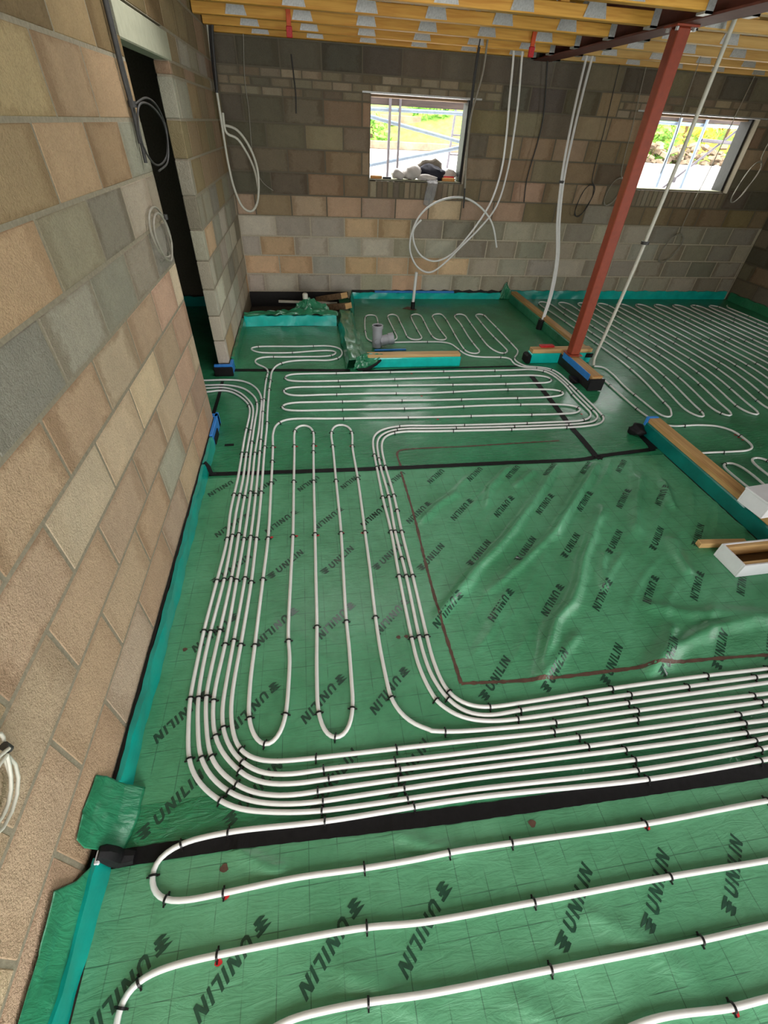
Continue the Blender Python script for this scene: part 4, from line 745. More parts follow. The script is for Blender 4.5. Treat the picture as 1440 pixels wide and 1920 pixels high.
m = MB().cbox((2.735, 3.745, .151), (2.83, 3.775, .156), .002); tag(m.build('orange_end', M['orange']), 'orange cut end on the plate before the post', 'timber')
m = MB().cbox((2.33, 4.43, 0), (2.39, 4.56, .10), .015); tag(m.build('tape_wrap', M['tape']), 'black tape at the left end of the post plate', 'tape')
m = MB().cbox((3.03, 4.435, .06), (3.12, 4.448, .108), .006); tag(m.build('tape_wrap', M['tape']), 'black tape at the right end of the post plate', 'tape')
m = MB().cbox((2.50, 4.50, .155), (2.66, 4.56, .175), .004); tag(m.build('red_block', M['red']), 'red plastic packer lying on the post plate', 'packer')
m = MB().cbox((2.79, 2.93, .08), (2.89, 2.96, .16), .004); tag(m.build('foam_strip', M['blue']), 'blue foam at the far end of the near plate', 'foam strip')
# film hump dividing the two bays
drape('membrane_fold', [[(.33,4.38,.004),(.33,4.9,.004),(.33,5.5,.004),(.335,6.0,.02)],[(.36,4.38,.10),(.37,4.9,.12),(.37,5.5,.11),(.38,6.0,.10)],[(.50,4.42,.10),(.50,4.9,.07),(.50,5.5,.06),(.52,6.0,.09)],[(.60,4.45,.09),(.58,4.9,.02),(.56,5.5,.01),(.56,6.1,.04)]], M['film_loose'], 'crumpled green film heaped between the two bays', 46, 26, .011, 11)
drape('membrane_fold', [[(.50,6.0,.02),(.52,6.3,.02),(.56,6.6,.02),(.60,6.80,.02)],[(.52,6.0,.10),(.55,6.3,.12),(.58,6.6,.13),(.61,6.82,.13)],[(.57,6.0,.03),(.60,6.3,.02),(.63,6.6,.01),(.64,6.82,.01)]], M['film_loose'], 'standing green film edge beside the timber offcuts', 30, 12, .006, 12)
drape('membrane_fold', [[(.40,4.36,.005),(.50,4.37,.01),(.62,4.39,.005)],[(.42,4.37,.06),(.50,4.39,.09),(.66,4.40,.06)],[(.44,4.42,.11),(.52,4.46,.13),(.72,4.44,.137)]], M['film_loose'], 'pleated green film at the left end of the bay plate', 26, 16, .010, 14)
m = MB().tube([(.45,4.355,.01),(.55,4.36,.012),(.65,4.40,.05),(.70,4.41,.09)], [.014,.016,.016,.012], 6); tag(m.build('tape_patch', M['tape'], None, True), 'black tape across the pleated film of the bay plate', 'tape')
drape('membrane_fold', [[(-.80,5.73,.11),(-.4,5.74,.12),(0,5.74,.12),(.34,5.73,.11)],[(-.80,5.80,.13),(-.4,5.82,.14),(0,5.84,.16),(.34,5.82,.14)],[(-.79,5.88,.06),(-.4,5.9,.07),(.0,5.95,.10),(.36,5.93,.08)]], M['film_loose'], 'loose green film folded back over the pit edge', 44, 16, .014, 21)
drape('membrane_fold', [[(-.22,5.86,.10),(0,5.88,.10),(.26,5.86,.10)],[(-.16,5.95,.19),(-.02,5.99,.24),(.22,5.96,.16)],[(-.2,6.08,.03),(0,6.1,.02),(.28,6.06,.03)]], M['film_loose'], 'crumpled green film heap round the capped pipe', 32, 18, .02, 23)
drape('membrane_flap', [[(2.86,6.84,.0),(2.95,6.83,.0),(3.06,6.82,.0)],[(2.90,6.84,.12),(2.95,6.82,.16),(3.04,6.82,.12)],[(2.93,6.86,.19),(2.95,6.84,.24),(2.98,6.84,.18)]], M['film_loose'], 'peaked green film where the long plate meets the back wall', 20, 14, .006, 31)
root = empty('capped_pipe', (-.05, 5.97, -.10)); tag(root, 'green wrapped pipe stub with white cap in the pit', 'pipe')
MB().cyl((0, 0, 0), (0, 0, .35), .028, 16).build('sleeve', M['film_loose'], root, True); MB().cyl((0, 0, .35), (0, 0, .40), .033, 16).cyl((0, 0, .40), (0, 0, .41), .033, 16, .026).build('cap', M['conduit'], root, True)
m = MB().obox((-.02, 6.52, .045), (.40, .02, .012), (0, .02, -.04)); tag(m.build('batten', M['conduit']), 'thin pale batten lying across the pit', 'timber')
for i, (c, hf, rt, lab) in enumerate([((.30, 6.52, .11), (.055, .30, .035), (-.30, 0, .62), 'upper weathered timber offcut leaning in the pit'), ((.37, 6.26, .065), (.055, .24, .035), (-.28, 0, .62), 'lower weathered timber offcut leaning in the pit'), ((.10, 6.70, -.06), (.045, .22, .03), (0, 0, 1.2), 'rear weathered timber offcut against the pit wall')]):
    root = empty('timber_offcut', c); root.rotation_euler = rt; tag(root, lab, 'timber')
    MB().cbox((-hf[0], -hf[1]+.004, -hf[2]), hf, .003).build('plank', M['old_wood'], root); MB().cbox((-hf[0]+.001, -hf[1], -hf[2]+.001), (hf[0]-.001, -hf[1]+.004, hf[2]-.001), .001).build('cut_end', M['timber_x'], root)
# ------------------------------------------------------------------ fitting, stubs, boxes
root = empty('pipe_fitting', (.735, 4.98, 0)); tag(root, 'grey plastic branch fitting standing behind the timber plate', 'pipe fitting')
MB().ring((0, 0, .01), (0, 0, .235), .055, .050, 28).build('body', M['grey_pvc'], root, True)
MB().ring((0, 0, .215), (0, 0, .25), .063, .050, 28).build('rim', M['grey_pvc'], root, True)
MB().ring((.04, .0, .075), (.17, .0, .10), .055, .048, 26).build('branch', M['grey_pvc'], root, True)
MB().ring((.13, .0, .094), (.19, .0, .105), .063, .05, 26).build('branch_rim', M['grey_pvc'], root, True)
MB().cyl((-.005, -.05, .085), (-.005, -.062, .085), .03, 20).build('access_cap', M['grey_pvc'], root, True)
MB().cyl((0, 0, .012), (0, 0, .018), .05, 20).build('inside', M['black'], root)
m = MB().ring((.69, 4.845, .02), (1.05, 4.85, .02), .012, .009, 14); tag(m.build('pipe_offcut', M['blue'], None, True), 'blue pipe offcut lying beside the grey fitting', 'pipe')
root = empty('pipe_stub', (1.43, 6.36, 0)); tag(root, 'upright white pipe stub with black sleeve by the back wall', 'pipe')
MB().ring((.0, 0, .09), (.012, .0, .47), .020, .016, 16).build('tube', M['pipe'], root, True); MB().ring((0, 0, .0), (0, 0, .10), .028, .02, 14).build('sleeve', M['black'], root, True)
MB().prism([(-.14, .02), (-.02, -.05), (.05, -.03), (.02, .06), (-.06, .10)], .002, .006).build('tape_patch', M['brown_line'], root)
def white_box(label, loc, rot, lid):
    root = empty('white_box', loc); root.rotation_euler = (0, 0, rot); tag(root, label, 'box')
    W, D, H, t = .42, .185, .10, .012
    MB().cbox((0, 0, 0), (W, t, H), .0015).build('front_panel', M['white_board'], root); MB().cbox((0, D-t, 0), (W, D, H), .0015).build('rear_panel', M['white_board'], root)
    MB().cbox((0, t, 0), (t, D-t, H), .0015).build('end_panel', M['white_board'], root); MB().cbox((W-t, t, 0), (W, D-t, H), .0015).build('end_panel', M['white_board'], root)
    MB().cbox((t, t, .001), (W-t, D-t, .01), .001).build('base', M['old_wood'], root)
    if lid: MB().cbox((-.004, -.004, H), (W+.004, D+.004, H+.014), .002).build('lid', M['white_board'], root)
    else:
        MB().cbox((t, t, .02), (W-t, t+.025, H-.004), .002).build('lining', M['timber_x'], root); MB().cbox((t, D-t-.025, .02), (W-t, D-t, H-.004), .002).build('lining', M['timber_x'], root)
        MB().prism([(.20, -.0015), (.222, -.0015), (.21, .0)], .05, .066).build('mark', M['black'], root)
    return root
white_box('open white box with timber lining lying on the wrinkled membrane', (2.398, 1.345, .003), .02, False)
white_box('closed white box resting on the near timber plate', (2.745, 1.66, .156), .10, True)
o = MB().obox((0, 0, 0), (.16, .022, .02), (0, 0, 0)).build('batten', M['timber_x']); o.location = (2.50, 1.60, .022); o.rotation_euler = (0, 0, -.08); tag(o, 'short timber batten lying behind the open white box', 'timber')
# ------------------------------------------------------------------ steel post and beam
root = empty('steel_post', (2.785, 4.315, .155)); tag(root, 'red oxide square steel post standing on the timber plate', 'post')
MB().cbox((-.05, -.05, .012), (.05, .05, 2.385), .006).build('column', M['steel'], root); MB().cbox((-.075, -.075, 0), (.075, .075, .012), .002).build('base_plate', M['steel'], root)
MB().cbox((-.09, -.08, 2.385), (.09, .08, 2.397), .002).build('cap_plate', M['steel'], root)
for sx in (-.068, .068):
    for sy in (-.055, .055): MB().cyl((sx, sy, 2.365), (sx, sy, 2.384), .013, 6).build('bolt', M['galv'], root)
root = empty('steel_beam', (2.83, 2.2, 2.552)); tag(root, 'red oxide steel beam carrying the joists over the post', 'beam')
y0, y1 = -4.5, BY-2.2+.1
MB().cbox((-.102, y0, 0), (.102, y1, .014), .002).build('bottom_flange', M['beam'], root); MB().cbox((-.102, y0, .236), (.102, y1, .25), .002).build('top_flange', M['beam'], root); MB().cbox((-.006, y0, .014), (.006, y1, .236), .001).build('web', M['beam'], root)
# ------------------------------------------------------------------ open-web joists
ORD = ['nearest', 'second', 'third', 'fourth', 'fifth', 'rearmost']
def web_mesh():
    m = MB()
    # pair of toothed plates with two diagonal struts (a V), origin on the lower chord
    m.add([(-.09, -.004, .01), (.09, -.004, .01), (.065, -.004, .088), (-.065, -.004, .088)], [(0, 1, 2, 3)])
    for sgn in (-1, 1):
        x0, x1 = sgn*.03, sgn*.17
        m.add([(x0-.022, -.003, .07), (x0+.022, -.003, .07), (x1+.022, -.003, .235), (x1-.022, -.003, .235), (x0-.022, .0, .07), (x0+.022, .0, .07), (x1+.022, .0, .235), (x1-.022, .0, .235)],
              [(0, 1, 2, 3), (7, 6, 5, 4), (0, 4, 5, 1), (1, 5, 6, 2), (2, 6, 7, 3), (3, 7, 4, 0)])
        m.add([(x1-.05, -.004, .2), (x1+.05, -.004, .2), (x1+.07, -.004, .268), (x1-.07, -.004, .268)], [(0, 1, 2, 3)])
    me = m.mesh('web'); me.materials.append(M['galv']); return me
WEB = web_mesh()
def joist(x0, x1, y, label, mat, shift):
    root = empty('web_joist', (x0, y, CEIL)); tag(root, label, 'joist', 'open web ceiling joists'); L = x1-x0
    MB().cbox((0, 0, .002), (L, .075, .074), .003).build('bottom_chord', mat, root); MB().cbox((0, 0, .205), (L, .075, .29), .003).build('top_chord', mat, root)
    x = .15+shift
    while x < L-.15: link('web', WEB, None, root, (x, -.001, 0)); x += .56
    x = .43+shift
    while x < L-.1: MB().cbox((x, .012, .074), (x+.07, .06, .205), .003).build('spacer', mat, root); x += 1.12
    return root
for i, y in enumerate([3.92, 4.52, 5.12, 5.74, 6.30, 6.78]):
    joist(LX+.01, 2.715, y, ORD[i]+' yellow open web joist left of the steel beam', M['joist'], .07*i)
    joist(2.95, RX-.01, y-.06 if i < 5 else y, ORD[i]+' pale open web joist right of the steel beam', M['joist_pale'], .05*i)
    for sx, nm in ((2.655, 'left'), (2.955, 'right')):
        m = MB(); m.box((sx, y-.008-(.06 if nm == 'right' and i < 5 else 0), CEIL-.012), (sx+.055, y+.083-(.06 if nm == 'right' and i < 5 else 0), CEIL+.001)); m.box((sx, y-.008-(.06 if nm == 'right' and i < 5 else 0), CEIL-.012), (sx+.055, y-.005-(.06 if nm == 'right' and i < 5 else 0), CEIL+.10))
        tag(m.build('joist_hanger', M['galv']), ORD[i]+' metal hanger on the '+nm+' side of the steel beam', 'hanger', 'joist hangers')
for (x, y, lab) in [(-.02, 5.725, 'orange ratchet strap hanging below the left joists'), (2.23, 5.715, 'orange ratchet strap hanging near the beam')]:
    root = empty('strap', (x, y, CEIL)); tag(root, lab, 'strap'); MB().cbox((-.02, -.008, -.04), (.02, .008, .2), .003).build('webbing', M['redstrap'], root); MB().cbox((-.026, -.014, -.10), (.026, .014, -.03), .004).build('buckle', M['red'], root)
# ------------------------------------------------------------------ hanging pipes and cables
def hang(name, paths, r, mat, label, cat, part='strand', ties=()):
    C0 = paths[0][0]; root = empty(name, C0); tag(root, label, cat); L = root.location
    for P in paths:
        C = catmull(P, .03, 2); me = MB().tube([Vector(p)-L for p in C], r, 8).mesh(part); smooth_mesh(me, 60); link(part, me, M[mat], root)
    for p in ties:
        m = MB().cyl(Vector(p)+Vector((0, 0, -.012))-L, Vector(p)+Vector((0, 0, .012))-L, r*2.2, 10); m.build('tie', M['dark_cable'], root)
    return root
def at_y(y, P): return [(x, y+d, z) for x, z, d in [(p[0], p[1], (p[2] if len(p) > 2 else 0)) for p in P]]
hang('hanging_conduit', [at_y(6.4, [(-.79,2.62),(-.80,2.35),(-.80,2.09),(-.80,1.93),(-.80,1.74),(-.795,1.52),(-.77,1.30),(-.70,1.12),(-.62,1.08),(-.54,1.16),(-.49,1.36),(-.49,1.53,.02),(-.565,1.72,.03),(-.67,1.83,.04),(-.775,1.85,.05)]), at_y(6.42, [(-.775,1.95),(-.77,1.78),(-.68,1.76,.03),(-.59,1.64,.04),(-.52,1.48,.03),(-.505,1.30,.02)])], .013, 'conduit', 'white conduit looped on the left wall by the back corner', 'conduit')
hang('hanging_cable', [at_y(6.38, [(-.74,2.70),(-.77,2.55),(-.79,2.35),(-.80,2.10)]), at_y(6.36, [(-.71,2.70),(-.75,2.55),(-.775,2.33),(-.79,2.12)])], .016, 'dark_cable', 'thick dark cable pair above the looped white conduit', 'cable')
hang('hanging_cable', [at_y(6.80, [(-.496,2.57),(-.538,2.22),(-.533,2.01),(-.546,1.55),(-.482,1.35),(-.354,1.26)])], .005, 'pale_cable', 'thin pale cable trailing on the back wall at left', 'cable')
hang('hanging_cable', [at_y(6.82, [(-.02,2.45),(-.01,2.3),(.0,2.15),(-.01,1.98)])], .007, 'dark_cable', 'short black cable hanging on the back wall at left', 'cable')
hang('hanging_pipe', [at_y(6.5, [(2.33,2.62),(2.351,2.5),(2.385,2.186),(2.419,1.914),(2.434,1.568),(2.366,1.243),(2.233,1.011),(2.098,.829),(1.927,.652),(1.714,.573),(1.522,.634),(1.406,.787),(1.386,.935),(1.481,1.041)]),
     at_y(6.47, [(2.42,2.62),(2.435,2.505),(2.48,2.191),(2.498,1.917),(2.502,1.57),(2.443,1.217),(2.275,.982),(2.025,.735),(1.863,.574),(1.655,.442),(1.476,.506),(1.357,.694),(1.356,.876),(1.442,1.08),(1.601,1.212),(1.832,1.284),(2.042,1.279),(2.275,1.168),(2.43,1.015),(2.546,.755)])], .012, 'pipe', 'pair of white pipes coiled in front of the back wall', 'pipe', 'tube')
hang('hanging_pipe', [[(3.10,6.33,2.66),(3.06,6.25,2.4),(3.0,6.1,2.0),(2.97,5.95,1.55),(3.0,5.85,1.15),(3.06,5.75,.8),(3.04,5.62,.42),(2.985,5.54,.12),(2.975,5.53,.02)],[(3.17,6.33,2.66),(3.12,6.25,2.4),(3.05,6.1,2.0),(3.0,5.95,1.55),(3.03,5.85,1.15),(3.085,5.75,.8),(3.065,5.62,.42),(3.0,5.54,.12),(2.985,5.53,.02)]], .0135, 'pipe', 'pair of white pipes dropping into the long timber plate', 'pipe', 'tube', [(2.98,5.95,1.52)])
m = MB().cyl((2.972, 5.535, 0), (2.978, 5.53, .12), .045, 14); tag(m.build('pipe_sleeve', M['black'], None, True), 'black sleeve round the pipes at the long plate', 'sleeve')
hang('riser_conduit', [[(3.245,4.40,2.66),(3.235,4.40,2.0),(3.21,4.40,1.3),(3.175,4.40,.7),(3.13,4.39,.25),(3.10,4.37,.06),(3.10,4.34,.012)]], .0165, 'conduit', 'straight pale conduit beside the red post', 'conduit', 'tube', [(3.205,4.40,1.19)])
hang('hanging_cable', [at_y(6.3, [(1.90,2.80),(1.893,2.66),(1.877,2.44),(1.882,2.03),(1.921,1.51),(1.955,1.20)]), at_y(6.32, [(1.92,2.80),(1.91,2.66),(1.895,2.44),(1.90,2.03),(1.935,1.51),(1.96,1.25)])], .009, 'dark_cable', 'dark cables hanging beside the left window', 'cable')
hang('hanging_conduit', [at_y(6.27, [(1.96,2.64),(1.956,2.37),(1.915,2.18),(1.89,2.05),(1.90,1.7),(1.93,1.40)])], .011, 'pale_cable', 'pale conduit hanging beside the left window', 'conduit')
hang('hanging_cable', [at_y(6.80, [(2.86,2.60),(2.962,2.03),(2.915,1.46),(2.94,1.23)])], .008, 'dark_cable', 'black cable down the back wall between the white pipe pairs', 'cable')
def coil(cx, cz, rx, rz, n, y, up, tilt=0):
    P = [(up[0], y, up[1]), ((up[0]+cx)/2+.02, y, (up[1]+cz+rz)/2)]
    for k in range(int(n*10)):
        q = math.pi/2-2*math.pi*k/10; e = 1+.06*math.sin(k*1.7); a, b = rx*e*math.cos(q), rz*e*math.sin(q)
        P.append((cx+a+tilt*b, y-.012*(k % 3), cz+b))
    return P
hang('coiled_cable', [coil(3.80,1.27,.09,.19,2.3,6.8,(3.76,2.60),.25)], .0055, 'dark_cable', 'black cable coil on the back wall left of the post', 'cable')
hang('coiled_cable', [coil(4.19,1.38,.10,.16,2.2,6.8,(4.10,2.60),.3)], .005, 'pale_cable', 'cable coil on the back wall beside the right window', 'cable')
hang('coiled_cable', [coil(5.39,.73,.13,.19,2.3,6.78,(5.56,2.60),.35)], .0055, 'pale_cable', 'pale cable coil hanging below the right window', 'cable')
hang('coiled_cable', [coil(6.05,1.55,.09,.24,2.2,6.7,(6.2,2.60),.3)], .0055, 'pale_cable', 'pale cable coil at the right side of the right window', 'cable')
hang('hanging_cable', [at_y(5.72, [(4.0,2.62),(4.02,2.2),(4.05,1.9),(4.03,1.65)])], .004, 'pale_cable', 'thin cable hanging under the right joists beside the post', 'cable')
def at_x(x, P): return [(x+(p[2] if len(p) > 2 else 0), p[0], p[1]) for p in P]
hang('wall_cable', [at_x(-.815, [(3.16,2.8),(3.13,2.45),(3.12,2.29),(3.115,2.16),(3.11,2.02),(3.13,1.95),(3.11,1.80)]), at_x(-.815, [(3.20,2.8),(3.17,2.45),(3.15,2.29),(3.145,2.16),(3.15,2.02),(3.15,1.92),(3.13,1.72)])], .009, 'dark_cable', 'black cables running down the wall beside the doorway', 'cable', 'strand', [(-.81,3.13,1.95)])
hang('coiled_cable', [at_x(-.795, [(3.12,1.95),(3.30,1.98,.02),(3.48,1.94,.03),(3.56,1.85,.03),(3.48,1.74,.02),(3.3,1.70),(3.14,1.74),(3.06,1.82),(3.12,1.94,.01),(3.32,1.95,.03),(3.50,1.86,.04),(3.44,1.72,.03),(3.24,1.68,.01)])], .005, 'dark_cable', 'dark cable coil swinging across the doorway', 'cable')
hang('coiled_cable', [at_x(-.812, [(3.2,1.47),(3.25,1.39),(3.24,1.31),(3.12,1.28),(2.98,1.32),(2.885,1.41),(2.875,1.48),(2.96,1.53),(3.10,1.53),(3.2,1.47),(3.22,1.37,.01),(3.1,1.26,.01),(2.95,1.34,.01),(2.9,1.45,.01),(3.0,1.51,.01),(3.14,1.48,.012),(3.2,1.35,.012)])], .006, 'pale_cable', 'pale cable coil tied on the wall at the doorway edge', 'cable', 'strand', [(-.80,3.2,1.47)])
hang('coiled_cable', [at_x(-.81, [(.50,.83),(.558,.80),(.56,.765),(.53,.745),(.515,.72),(.50,.68),(.46,.64),(.40,.645),(.37,.70),(.42,.76),(.50,.775),(.53,.74,.012),(.50,.66,.012),(.43,.63,.012),(.36,.66,.012),(.36,.75,.012),(.47,.80,.012),(.53,.76,.02)]), at_x(-.795, [(.52,.75),(.49,.70),(.44,.66),(.38,.68),(.39,.74),(.47,.77),(.52,.75)])], .0045, 'conduit', 'white cable coil tied up at the left edge of the view', 'cable', 'strand', [(-.80,.535,.755)])
# cables lying in the joist zone
hang('service_cable', [[(1.4,4.30,2.73),(1.8,4.27,2.66),(2.2,4.25,2.645),(2.5,4.26,2.66),(2.7,4.3,2.74)],[(1.4,4.33,2.75),(1.8,4.30,2.68),(2.2,4.28,2.66),(2.5,4.28,2.68),(2.72,4.33,2.76)]], .011, 'dark_cable', 'grey cables slung below the deck near the steel beam', 'cable')
# ------------------------------------------------------------------ outside
GZ = 1.30
g = MB().box((-40, BY+1.2, GZ-.2), (60, 24, GZ)).build('ground_outside', M['stone']); tag(g, 'pale gravel yard outside the windows', 'ground', kind='structure')
nx, ny = 60, 12; m = MB()
for j in range(ny+1):
    for i in range(nx+1):
        x = -20+70*i/nx; t = j/ny; m.v.append((x, 20.2+t*14+.5*math.sin(x*.7), GZ-.02+4.8*t**.8+.25*math.sin(x*1.3+j)*t))
for j in range(ny):
    for i in range(nx): a = j*(nx+1)+i; m.f.append((a, a+1, a+nx+2, a+nx+1))
tag(m.build('grass_bank', M['grass'], None, True), 'bright green grassy bank beyond the yard', 'bank', kind='structure')
def tubeo(a, b, r, mat, label, name='scaffold_tube'):
    m = MB().ring(a, b, r, r*.8, 12); tag(m.build(name, M[mat], None, True), label, 'scaffold', 'scaffold tubes outside')
tubeo((.2,8.4,2.085),(4.2,8.4,2.115), .024, 'scaffold', 'horizontal scaffold tube across the top of the left window')
tubeo((.6,8.45,2.08),(3.2,8.45,1.66), .024, 'scaffold', 'scaffold brace sloping down to the right in the left window')
tubeo((.6,8.52,1.37),(3.4,8.52,1.89), .026, 'scaffold', 'scaffold brace sloping up to the right in the left window')
tubeo((1.31,8.357,GZ),(1.325,8.357,4), .02, 'scaffold_dark', 'left upright scaffold tube in the left window')
tubeo((1.46,8.36,GZ),(1.46,8.36,4), .018, 'scaffold_dark', 'right upright scaffold tube in the left window')
tubeo((4.4,8.448,2.14),(9.0,8.448,2.14), .024, 'scaffold', 'horizontal scaffold tube under the board in the right window')
tubeo((5.93,8.4,GZ),(5.93,8.4,4), .024, 'scaffold', 'left upright scaffold tube in the right window')
tubeo((6.39,8.4,GZ),(6.40,8.4,4), .024, 'scaffold', 'middle upright scaffold tube in the right window')
tubeo((7.15,8.4,GZ),(7.15,8.4,4), .024, 'scaffold_dark', 'right upright scaffold tube in the right window')
tubeo((6.10,8.5,1.30),(7.5,8.5,2.45), .018, 'scaffold_dark', 'scaffold brace rising to the right in the right window')
tubeo((6.47,8.46,1.96),(8.2,8.46,1.92), .024, 'scaffold_dark', 'horizontal scaffold tube in the right window')
m = MB().cbox((6.235,8.47,1.40),(6.31,8.53,1.48),.01); tag(m.build('scaffold_coupler', M['scaffold_dark']), 'scaffold coupler on the brace in the right window', 'scaffold')
for y, z, x0, x1, lab in [(8.385, 2.137, .0, 3.4, 'scaffold board across the head of the left window'), (8.43, 2.165, 4.4, 9.0, 'scaffold board across the head of the right window')]:
    m = MB().cbox((x0, y, z), (x1, y+.038, z+(.11 if x0 < 1 else .19)), .004); tag(m.build('scaffold_board', M['dark_board']), lab, 'board')
root = empty('ladder', (2.9, 10, GZ)); tag(root, 'ladder standing in the yard behind the left window', 'ladder')
MB().tube([(-.22, 0, 0), (.02, .5, 1.9)], .022, 8).build('stile', M['scaffold_dark'], root); MB().tube([(.12, 0, 0), (.2, .5, 1.9)], .022, 8).build('stile', M['scaffold_dark'], root)
for k in range(1, 7):
    t = k/7; MB().tube([(-.22+.24*t, .5*t, 1.9*t), (.12+.08*t, .5*t, 1.9*t)], .014, 6).build('rung', M['scaffold_dark'], root)
for i, (y, z, h, x0, x1, lab) in enumerate([(19.4, GZ, .22, 2.3, 9.5, 'lower timber edging at the foot of the bank'), (21.6, GZ+.62, .30, -2, 4.6, 'upper timber sleeper wall on the grassy bank')]):
    m = MB().cbox((x0, y, z), (x1, y+.25, z+h), .02); tag(m.build('timber_edging', M['rubble']), lab, 'edging')
m = MB()
for i in range(260):
    x = 9+random.random()*9; y = 18.6+random.random()*.8; z = GZ+random.random()*.55; s = .04+.07*random.random()
    m.obox((x, y, z), (s*1.3, s, s*.6), (random.random()*.4, random.random()*.4, random.random()*3))
tag(m.build('rubble_heap', M['rubble']), 'rough stones heaped at the back of the yard', 'stones', kind='stuff')
def shrub(x, y, z, r, h, mat, label, seed, n=420):
    rnd = random.Random(seed); root = empty('shrub', (x, y, z)); tag(root, label, 'shrub', 'shrubs on the bank'); m = MB()
    for _ in range(n):
        th, ph = rnd.uniform(0, 6.283), math.acos(rnd.uniform(-.2, 1)); rr = rnd.uniform(.55, 1)
        p = Vector((r*rr*math.sin(ph)*math.cos(th), r*rr*math.sin(ph)*math.sin(th), max(.02, h*rr*math.cos(ph)*.9+.08*h)))
        a = Vector((rnd.uniform(-1, 1), rnd.uniform(-1, 1), rnd.uniform(-.3, 1))).normalized(); b = a.orthogonal().normalized(); s = r*.16
        m.add([p-a*s, p+b*s*.5, p+a*s, p-b*s*.5], [(0, 1, 2, 3)])
    o = m.build('foliage', M[mat], root); o['kind'] = 'stuff'
    MB().cyl((0, 0, -.1), (0, 0, h*.6), r*.05, 6).build('stem', M['old_wood'], root)
shrub(2.6, 20.6, GZ, .8, 1.0, 'leaf_green', 'low green shrub at the left of the left window', 1)
shrub(1.9, 23.5, GZ+1.1, .9, 1.3, 'leaf_yellow', 'yellow flowering shrub high on the bank', 2)
shrub(5.2, 22.5, GZ+.9, 1.0, 1.2, 'leaf_green', 'rounded green shrub behind the scaffold brace', 3)
shrub(11.2, 20.4, GZ, 1.1, 1.9, 'leaf_green', 'tall green shrub left in the right window', 4)
shrub(12.6, 21.2, GZ+.3, .9, 1.8, 'leaf_red', 'red leaved shrub in the right window', 5)
shrub(13.4, 19.9, GZ, .9, 1.5, 'leaf_green', 'bright green shrub in the middle of the right window', 6)
shrub(15.2, 21.0, GZ+.3, 1.4, 2.2, 'leaf_yellow', 'yellow leaved shrub at the right of the right window', 7)
shrub(17.5, 21.5, GZ+.3, 1.4, 2.4, 'leaf_yellow', 'second yellow leaved shrub at the far right outside', 8)
# things on the left window sill
def sack(name, loc, s, mat, label, seed, cat='bag'):
    rnd = random.Random(seed); bm = bmesh.new(); bmesh.ops.create_icosphere(bm, subdivisions=3, radius=1)
    ph = [rnd.uniform(0, 6) for _ in range(6)]
    for v in bm.verts:
        c = v.co; k = 1+.13*math.sin(3.1*c.x+ph[0]+2*c.z)+.11*math.sin(4.3*c.y+ph[1])+.09*math.sin(6.7*c.z+5*c.x+ph[2])+.05*math.sin(13*c.x+9*c.y+ph[3])
        v.co = Vector((c.x*s[0]*k, c.y*s[1]*k, max(-.85, c.z)*s[2]*k+s[2]*.85))
        if v.co.z < 0: v.co.z = 0
    me = bpy.data.meshes.new(name); bm.to_mesh(me); bm.free(); me.shade_smooth(); o = link(name, me, M[mat], None, loc); tag(o, label, cat); return o
SZ = W1[2]+.013
sack('plastic_bag', (1.24, BY+.16, SZ), (.10, .07, .06), 'bag', 'small pinkish plastic bag on the left window sill', 1)
sack('plastic_bag', (1.42, BY+.17, SZ), (.13, .08, .085), 'bag', 'large crumpled white plastic bag on the left window sill', 2)
sack('plastic_bag', (1.62, BY+.12, SZ), (.14, .05, .035), 'bag', 'flat white plastic bag at the front of the sill', 3)
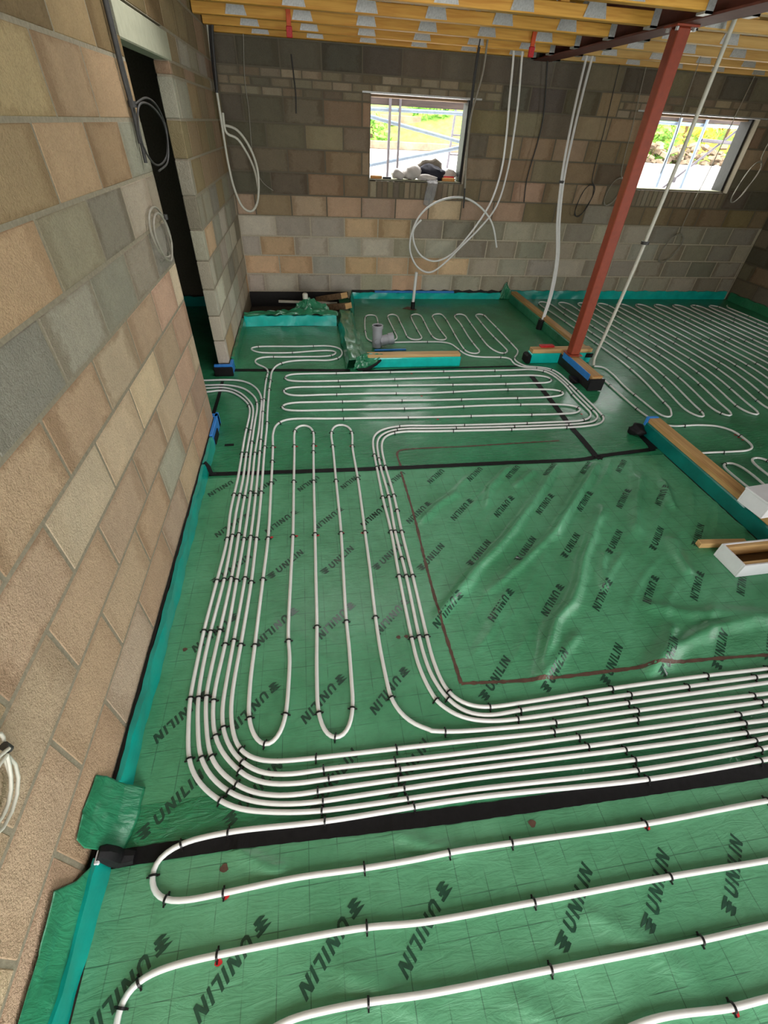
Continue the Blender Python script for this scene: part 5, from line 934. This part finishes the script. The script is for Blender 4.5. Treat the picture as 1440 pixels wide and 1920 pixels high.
sack('cloth_bundle', (1.70, BY+.20, SZ), (.19, .07, .085), 'darkbag', 'dark blue cloth bundle on the left window sill', 4, 'cloth')
sack('paper_sack', (1.68, BY+.265, SZ), (.17, .04, .125), 'greybag', 'grey paper sack behind the dark cloth bundle', 5)
sack('plastic_bag', (1.93, BY+.24, SZ), (.11, .05, .07), 'bag', 'blue tinted plastic bag at the right end of the sill', 6)
m = MB().cbox((1.83, BY+.115, SZ), (2.0, BY+.17, SZ+.035), .006); tag(m.build('wood_offcut', M['orange']), 'orange wood offcut at the right of the left sill', 'timber')
m = MB().cbox((1.86, BY+.172, SZ), (2.0, BY+.19, SZ+.05), .004); tag(m.build('red_tool', M['red']), 'red tool lying behind the orange offcut', 'tool')
m = MB().cbox((.88, BY+.12, SZ), (1.03, BY+.17, SZ+.03), .006); tag(m.build('wood_offcut', M['orange']), 'orange wood offcut at the left of the left sill', 'timber')
m = MB().cbox((1.04, BY+.12, SZ), (1.15, BY+.165, SZ+.022), .004); tag(m.build('tape_roll', M['black']), 'black and white packing scrap on the left sill', 'scrap')
drape('hanging_plastic', [[(1.60,BY+.09,SZ+.012),(1.68,BY+.09,SZ+.014),(1.76,BY+.09,SZ+.012)],[(1.61,BY-.012,SZ-.02),(1.68,BY-.015,SZ-.02),(1.74,BY-.012,SZ-.02)],[(1.58,BY-.02,SZ-.13),(1.64,BY-.03,SZ-.16),(1.72,BY-.02,SZ-.14)],[(1.57,BY-.02,SZ-.24),(1.62,BY-.02,SZ-.27),(1.68,BY-.02,SZ-.25)]], M['clear'], 'crumpled clear plastic hanging below the left window', 16, 22, .006, 41, .0008, 'plastic')

sack('tape_patch', (2.67, 3.97, 0), (.05, .07, .03), 'tape', 'black tape bunch beside the plate before the post', 51, 'tape')
sack('tape_patch', (2.735, 2.93, 0), (.065, .07, .05), 'tape', 'black tape bunched at the end of the near plate', 52, 'tape')
m = MB().prism([(2.70, 2.66), (2.80, 2.70), (2.795, 2.90), (2.75, 2.93), (2.735, 2.75)], .002, .008); tag(m.build('tape_strip', M['tape']), 'black tape strip along the foot of the near plate', 'tape')
